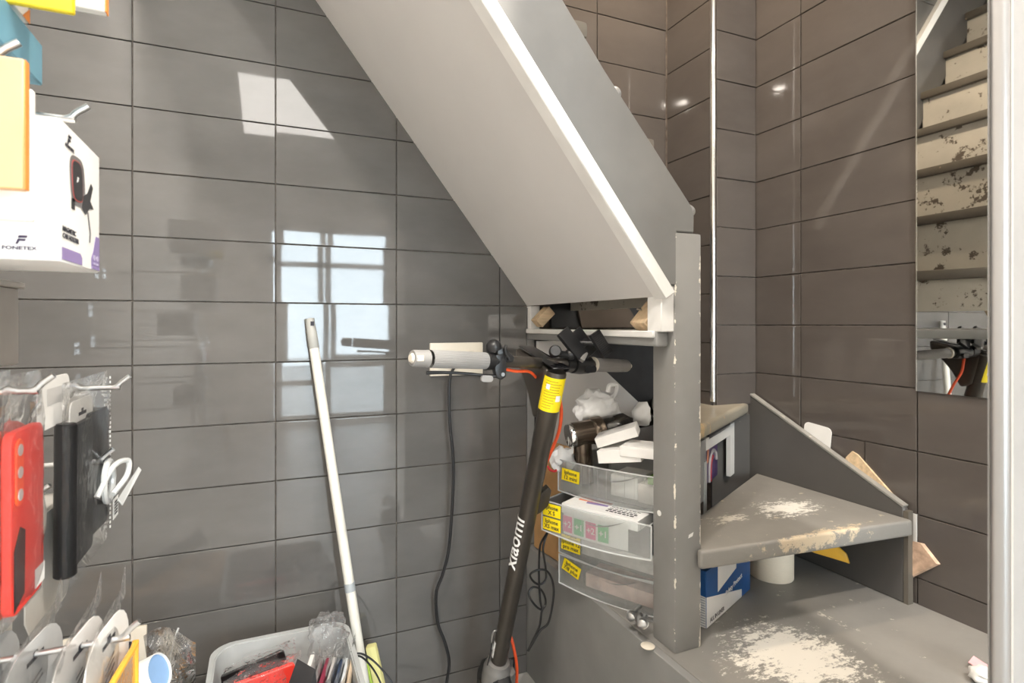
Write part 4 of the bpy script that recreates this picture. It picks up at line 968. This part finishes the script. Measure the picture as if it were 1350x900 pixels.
for k in range(34): edge.bb((wx + .011, .9215, .762 + .0064 * k), (wx + .012, .9245, .7653 + .0064 * k))
stuff(part('perforated_edge', edge, M['white_print'], wc))
part('barcode_label', MB().prism([(wx + .024, .880, .785), (wx + .024, .907, .785), (wx + .024, .907, .812), (wx + .024, .880, .812)], (.0004, 0, 0)), M['white_print'], wc)
bc = MB()
for k in range(5): bc.bb((wx + .0246, .886, .790 + .004 * k), (wx + .0249, .902, .792 + .004 * k))
stuff(part('barcode_print', bc, M['ink'], wc))
part('white_loop', MB().tube([(wx + .026, .848 + .022 * math.cos(a), .846 + .026 * math.sin(a)) for a in [2 * PI * k / 12 for k in range(12)]], .0040, 8, 3, True), M['milky_dense'], wc, label='milk white ring')
hook(.825, .970, -.165, 'steel prong carrying the black wallet case')
o = thing('clear_ring_hanger', 'clear curled plastic hanger beside the black wallet case', 'hanger', (-.18, .84, .83))
part('curl', MB().tube([(-.192, .815, .835), (-.180, .840, .866), (-.168, .862, .868), (-.168, .854, .850), (-.178, .828, .834)], .0035, 8), M['milky_dense'], o)
part('tongue', MB().prism([(-.172, .822, .828), (-.158, .868, .856), (-.155, .870, .851), (-.168, .828, .818)], (.001, 0, .001)), M['milky_dense'], o)
hook(.840, .875, -.186, 'steel prong holding the clear curled hanger')
# grey card flaps under the cases
o = xbox('grey_flap_pack', -.285, -.231, .70, .86, .772, .835, M['flap'], 'grey ribbed card pack below the black wallet case', 'pack', bev=.004)
part('flap_tab', MB().prism([(-.2305, .71, .738), (-.2305, .728, .712), (-.2305, .775, .706), (-.2305, .84, .712), (-.2305, .86, .735), (-.2305, .86, .835), (-.2305, .71, .835)], (.0012, 0, 0)), M['flap'], o)
hook(.78, .850, -.235, 'steel prong carrying the grey ribbed card pack')
# white hanger cards on the lowest prong
hook(.645, .737, -.122, 'steel prong threaded through the white hanger cards')
def card_bag(x, y0, y1, z1, m, label, seed, clip=None):
    t = thing('carded_bag', label, 'pack', (x, (y0 + y1) / 2, z1 - .24), 'carded bags on the lowest prong')
    c = hang_card(x, y0, y1, z1, .11, t, m, .035, yaw=.12)
    pr = MB()
    for k in range(4): pr.bb((x + .0030, (y0 + y1) / 2 - .02, z1 - .036 - .006 * k), (x + .0033, (y0 + y1) / 2 + random.uniform(.0, .02), z1 - .034 - .006 * k))
    stuff(part('small_print', pr, gy, c))
    pouch(x - .002, y0 - .008, y1 + .010, z1 - .24, z1 + .006, t, .014, seed)
    part('bag_corner', MB().prism([(x, y1 - .015, z1 - .005), (x, y1 + .022, z1 - .005), (x, y1 + .020, z1 + .026)], (.0006, 0, 0)), M['crinkle'], t)
    return t
card_bag(-.142, .585, .693, .757, M['card_white'], 'white hanger card nearest the tip of the lowest prong, above the amber case', 31)
card_bag(-.166, .585, .700, .752, M['card_white'], 'white hanger card second from the tip of the lowest prong', 42)
card_bag(-.202, .590, .700, .752, mat('grey card', (.52, .53, .53), .55), 'grey hanger card third from the tip of the lowest prong', 53)
card_bag(-.238, .590, .700, .752, mat('grey card dull', (.46, .47, .47), .55), 'grey hanger card deepest on the lowest prong', 64)
am = thing('amber_phone_case', 'amber tinted clear telephone case hanging below the front white hanger card', 'phone case', (-.130, .63, .56))
part('case_back', MB().prism([(-.134, .580, .715), (-.128, .682, .708), (-.128, .682, .555), (-.134, .580, .560)], (.002, 0, 0)), M['amber'], am)
part('case_rim', MB().tube([(-.133, .580, .56), (-.133, .580, .705), (-.1325, .586, .7145), (-.127, .676, .709), (-.1265, .682, .70), (-.1265, .682, .555)], .0032, 8, 3), mat('amber rim', (.80, .42, .05), .25), am)

# ---------------------------------------------------------------- floor stock: carton, roll, bag and the grey tote
xbox('stock_carton', -.50, -.115, .92, 1.20, 0, .290, M['cardboard'], 'brown stock carton on the floor under the hanging cards', 'carton')
rl = thing('paper_roll', 'white paper roll with a light blue inside lying on the stock carton', 'roll', (-.26, 1.09, .36))
rb = at(211, 884, .985); ra = rb - V((.86, -.30, .45)).normalized() * .20
rdx = (rb - ra).normalized()
part('roll_sheet', MB().lathe([(0, .030), (0, .031), ((rb - ra).length, .031), ((rb - ra).length, .0295), (.02, .0295)], ra, rdx, 30), M['card_white'], rl)
part('roll_inside', MB().lathe([((rb - ra).length - .004, .0292), ((rb - ra).length - .0045, .0)], ra, rdx, 30), M['blue_light'], rl, label='light blue inside')
bgx = thing('clear_film_bag', 'large empty clear film bag standing beside the white paper roll', 'bag', at(235, 900, 1.1))
def bagf(i, j):
    p = at(196 + 62 * i + 14 * (j - .5) * (1 - i), 838 - 12 * math.sin(i * 4) + 95 * j, 1.12 + .05 * math.sin(i * 5 + j * 3) + .02 * noise.noise(V((i * 5, j * 5, 2))))
    return p
part('film', MB().grid(bagf, 14, 14), M['crinkle'], bgx, angle=80)
part('film_seam', MB().tube([at(235, 828, 1.12), at(228, 850, 1.12), at(224, 872, 1.12), at(226, 895, 1.12)], .0022, 6), M['milky_dense'], bgx)
# tote
T0, T1, TY0, TY1, TZ = -.10, .182, 1.02, 1.385, .318
tote = thing('grey_tote', 'grey plastic tote full of packed telephone cases below the tiled wall', 'tote', ((T0 + T1) / 2, (TY0 + TY1) / 2, 0))
wl = MB()
def ring_(w, z, r=.05):
    return [V(((T0 + T1) / 2 + a, (TY0 + TY1) / 2 + b, z)) for a, b in rrect(T1 - T0 - 2 * w, TY1 - TY0 - 2 * w, r, 6)]
rr_ = [ring_(.03, .003), ring_(0, TZ), ring_(-.010, TZ), ring_(-.010, TZ - .02), ring_(-.008, TZ - .02), ring_(-.008, TZ - .003), ring_(.003, TZ - .003), ring_(.033, .006)]
vs = [[wl.bm.verts.new(p) for p in r] for r in rr_]
for a, b in zip(vs, vs[1:]):
    for k in range(len(a)): wl.bm.faces.new((a[k], a[(k + 1) % len(a)], b[(k + 1) % len(a)], b[k]))
wl.bm.faces.new(vs[0]); wl.bm.faces.new(vs[-1])
part('tote_body', wl, M['tote'], tote)
def packed(name, px0, py0, px1, py1, dep, depth2, hgt, m, label, th=.010, bag=True, cat='phone case', grp='packed cases in the grey tote'):
    """a case standing in the tote: top edge from one point to another, body below"""
    a, b = at(px0, py0, dep), at(px1, py1, depth2)
    u = (b - a).normalized(); n = u.cross(EZ).normalized()
    t = thing(name, label, cat, ((a + b) / 2) - V((0, 0, hgt)), grp)
    L_ = (b - a).length
    part('case_back', plate(L_, hgt, .008, th, (a + b) / 2 - V((0, 0, hgt / 2)) - n * th / 2, u, (V((0, 0, 1)) - u * u.z).normalized()).bevel(.0015, 1), m, t)
    if bag:
        c = (a + b) / 2
        g1 = lambda sg: (lambda i, j: c + u * (L_ * 1.12 * (i - .5)) + n * (sg * th * .8 * math.sin(PI * i) + .003 * noise.noise(V((i * 5, j * 5, px0)))) + V((0, 0, -hgt * (1 - j) + .018 * j + .004 * math.sin(i * 9 + px0))))
        bb_ = MB().grid(g1(1), 8, 8); bb_.grid(g1(-1), 8, 8)
        part('clear_pouch', bb_, M['crinkle'], t, angle=80)
    return t
packed('packed_case', 300, 905, 392, 871, 1.13, 1.20, .16, M['red'], 'red case in the grey tote with a small white maker mark', .012)
packed('packed_case', 300, 888, 385, 852, 1.22, 1.27, .16, M['black'], 'dark case behind the red one along the rear of the grey tote', .008)
o = part('black_card', MB().prism([at(372, 925, 1.10), at(392, 868, 1.13), at(416, 882, 1.10), at(400, 930, 1.07)], (.01, .0, -.14)), mat('black card', (.03, .03, .032), .6), loc=at(390, 900, 1.1))
tag(o, 'plain black card sleeve slanted across the grey tote', 'sleeve', 'packed cases in the grey tote')
for i, (x0_, y0_, x1_, y1_, m_, lab) in enumerate([
        (398, 905, 412, 862, M['card_white'], 'white boxed case behind the black card sleeve in the grey tote'),
        (412, 908, 424, 868, mat('smoke case', (.28, .27, .27), .3), 'smoke grey bagged case just right of the black card sleeve'),
        (420, 908, 433, 866, M['maroon'], 'maroon bagged case in the row at the end of the grey tote'),
        (430, 908, 442, 864, mat('clear grey case', (.45, .44, .43), .3), 'pale clear case between the maroon and navy ones'),
        (440, 910, 452, 866, M['navy'], 'navy bagged case in the row at the end of the grey tote'),
        (449, 910, 460, 862, mat('ice case', (.62, .66, .68), .3), 'ice pale bagged case second from the mop pole'),
        (458, 910, 468, 850, mat('tan sleeve', (.58, .46, .33), .5), 'tan sleeve standing tallest next to the mop pole')]):
    packed('packed_case', x0_, y0_, x1_, y1_, 1.10 + .008 * i, 1.22 + .006 * i, .17, m_, lab, .009, i % 2 == 1 or i > 3)
cf = at(432, 838, 1.27)
crumple('crinkled_film', cf, (.055, .035, .062), 33, M['crinkle'], 'crumpled clear cellophane film on the rim of the grey tote beside the mop pole', 'film', 4, .28, 2.2)

# ---------------------------------------------------------------- on and under the lower treads
tr = V((1.215, 1.03, Z1))
tp = part('masking_tape', MB().lathe([(0, .042), (0, .053), (.002, .054), (.098, .054), (.100, .053), (.100, .042), (0, .042)], tr + V((.03, .03, .0005)), (0, 0, 1), 40), M['tape'], loc=tr + V((.03, .03, 0)))
tag(tp, 'wide roll of cream masking tape under the worn middle tread', 'tape')
A = V((.893, .925, Z1 + .0005)); Bu = V((.925, .38, 0)); Bn = V((-Bu.y, Bu.x, 0)); BL, BW, BH = .255, .070, .125
bx = thing('glove_carton', 'blue and white glove carton pushed under the worn middle tread by the post', 'carton', A + Bu * BL / 2 + Bn * BW / 2)
def G(s, w, h): return A + Bu * s + Bn * w + EZ * h
part('carton_body', MB().prism([G(0, 0, 0), G(BL, 0, 0), G(BL, BW, 0), G(0, BW, 0)], EZ * BH).bevel(.001, 1), M['blue'], bx)
o_ = -.0005
part('white_print', MB().prism([G(.001, o_, .001), G(BL * .78, o_, .001), G(BL * .78, o_, .020), G(.001, o_, .068)], Bn * .0004), M['white_print'], bx)
part('white_print', MB().prism([G(-.0005, .001, .001), G(-.0005, .001, .068), G(-.0005, BW - .001, .074), G(-.0005, BW - .001, .001)], Bu * .0004), M['white_print'], bx)
st_ = MB()
for k in range(12): st_.prism([G(-.0010, .002, .004 + .0055 * k), G(-.0010, BW - .002, .004 + .0055 * k), G(-.0010, BW - .002, .0062 + .0055 * k), G(-.0010, .002, .0062 + .0055 * k)], Bu * .0004)
stuff(part('stripe_print', st_, mat('grey stripe', (.42, .45, .50), .5), bx))
part('opening_flap', MB().prism([G(.060, o_, .060), G(.165, o_, .082), G(.165, o_, BH), G(.060, o_, BH)], Bn * .0004), M['white_print'], bx)
part('opening_flap', MB().prism([G(.060, -.0004, BH + .0004), G(.165, -.0004, BH + .0004), G(.165, .05, BH + .0004), G(.060, .06, BH + .0004)], EZ * .0004), M['white_print'], bx)
part('round_emblem', MB().lathe([(0, .0165), (.0004, .0165), (.0004, .0135), (0, .0135)], G(-.0008, .036, .098), -Bu, 28), M['white_print'], bx)
part('round_emblem', MB().lathe([(0, .0115), (.0004, .0115), (.0004, .0)], G(-.0008, .036, .098), -Bu, 28), M['white_print'], bx)
text('n', .017, G(-.0016, .036, .098), -Bn, EZ, M['blue'], bx)
text('Safety Protect', .017, G(.150, -.0012, .048), (Bu + EZ * .14).normalized(), (EZ - Bu * .14).normalized(), M['white_print'], bx)
text('ALL IN LINER', .013, G(.055, -.0012, .012), Bu, EZ, gy, bx)
o = part('ochre_lid', MB().prism([(1.355, .985, .50), (1.355, .93, .475), (1.36, .925, .45), (1.34, 1.0, .45), (1.28, 1.10, .48), (1.28, 1.12, .52)], (-.012, -.004, .004)).bevel(.002, 1), M['yellow_ochre'], loc=(1.32, 1.0, .46))
tag(o, 'ochre yellow plastic lid leaning under the middle tread against the wall string', 'lid')
# toy carton behind the hatch
ty = thing('printed_carton', 'dark purple printed carton seen through the hatch under the upper tread', 'carton', P3(.46, Z2, -.10))
part('carton_body', MB().prism([P3(.36, Z2 + .001, -.035), P3(.60, Z2 + .001, -.035), P3(.60, Z2 + .001, -.12), P3(.36, Z2 + .001, -.12)], EZ * .118).bevel(.001, 1), M['toy_box'], ty)
part('arch_print', MB().tube([P3(.455, Z2 + .002, -.0345), P3(.458, Z2 + .055, -.0345), P3(.485, Z2 + .085, -.0345), P3(.520, Z2 + .080, -.0345), P3(.532, Z2 + .055, -.0345)], .0055, 6, 5), mat('grey arch', (.42, .38, .38), .4), ty)
part('arch_print', MB().tube([P3(.470, Z2 + .002, -.0342), P3(.475, Z2 + .052, -.0342), P3(.495, Z2 + .072, -.0342)], .0045, 6, 5), mat('dark red arch', (.32, .02, .03), .4), ty)
part('flame_print', MB().prism([P3(.435, Z2 + .060, -.0345), P3(.452, Z2 + .062, -.0345), P3(.455, Z2 + .098, -.0345), P3(.440, Z2 + .100, -.0345)], nn * .0006), mat('copper print', (.55, .20, .09), .4), ty)

# ---------------------------------------------------------------- display cabinet at the right, close to the lens
cab = thing('display_cabinet', 'display cabinet with an aluminium corner profile and a grey side close to the stairs', 'cabinet', (.80, .22, 0))
q0 = at(1319, 450, .52)
cx, cy = q0.x, q0.y
part('corner_profile', MB().prism([(cx - .0095, cy + .003, 0), (cx - .004, cy + .007, 0), (cx + .006, cy + .003, 0), (cx + .006, cy - .004, 0), (cx + .001, cy - .008, 0), (cx - .006, cy - .005, 0)], (0, 0, 2.2)).bevel(.003, 3), M['alu'], cab)
part('profile_cap', MB().prism([(cx + .0015, cy - .0090, 0), (cx + .0058, cy - .0064, 0), (cx + .0060, cy - .0044, 0), (cx + .0018, cy - .0070, 0)], (0, 0, 2.2)), M['white'], cab, label='white edge strip of the profile')
part('side_panel', MB().bb((cx + .006, cy - .005, .05), (cx + .42, cy + .002, 2.2)), M['grey_side'], cab)
part('end_panel', MB().prism([(cx + .004, cy + .006, .05), (cx + .40, cy + .010, .05), (cx + .40, cy + .016, .05), (cx + .004, cy + .012, .05)], (0, 0, 2.1)), M['grey_side'], cab)

# crumpled packet and pink slip on the lowest tread, beside the cabinet
crumple('white_packet', V((1.235, .588, Z1 + .0145)), (.030, .026, .018), 41, M['card_white'], 'small crumpled white packet on the lowest tread beside the display cabinet', 'packet', 3)
o = part('pink_slip', MB().prism([(1.262, .590, Z1 + .0006), (1.298, .598, Z1 + .0006), (1.292, .634, Z1 + .012), (1.258, .626, Z1 + .012)], (0, 0, .0012)), mat('pale pink card', (.80, .42, .44), .5), loc=(1.28, .61, Z1))
tag(o, 'pale pink card slip on the lowest tread next to the crumpled white packet', 'card')
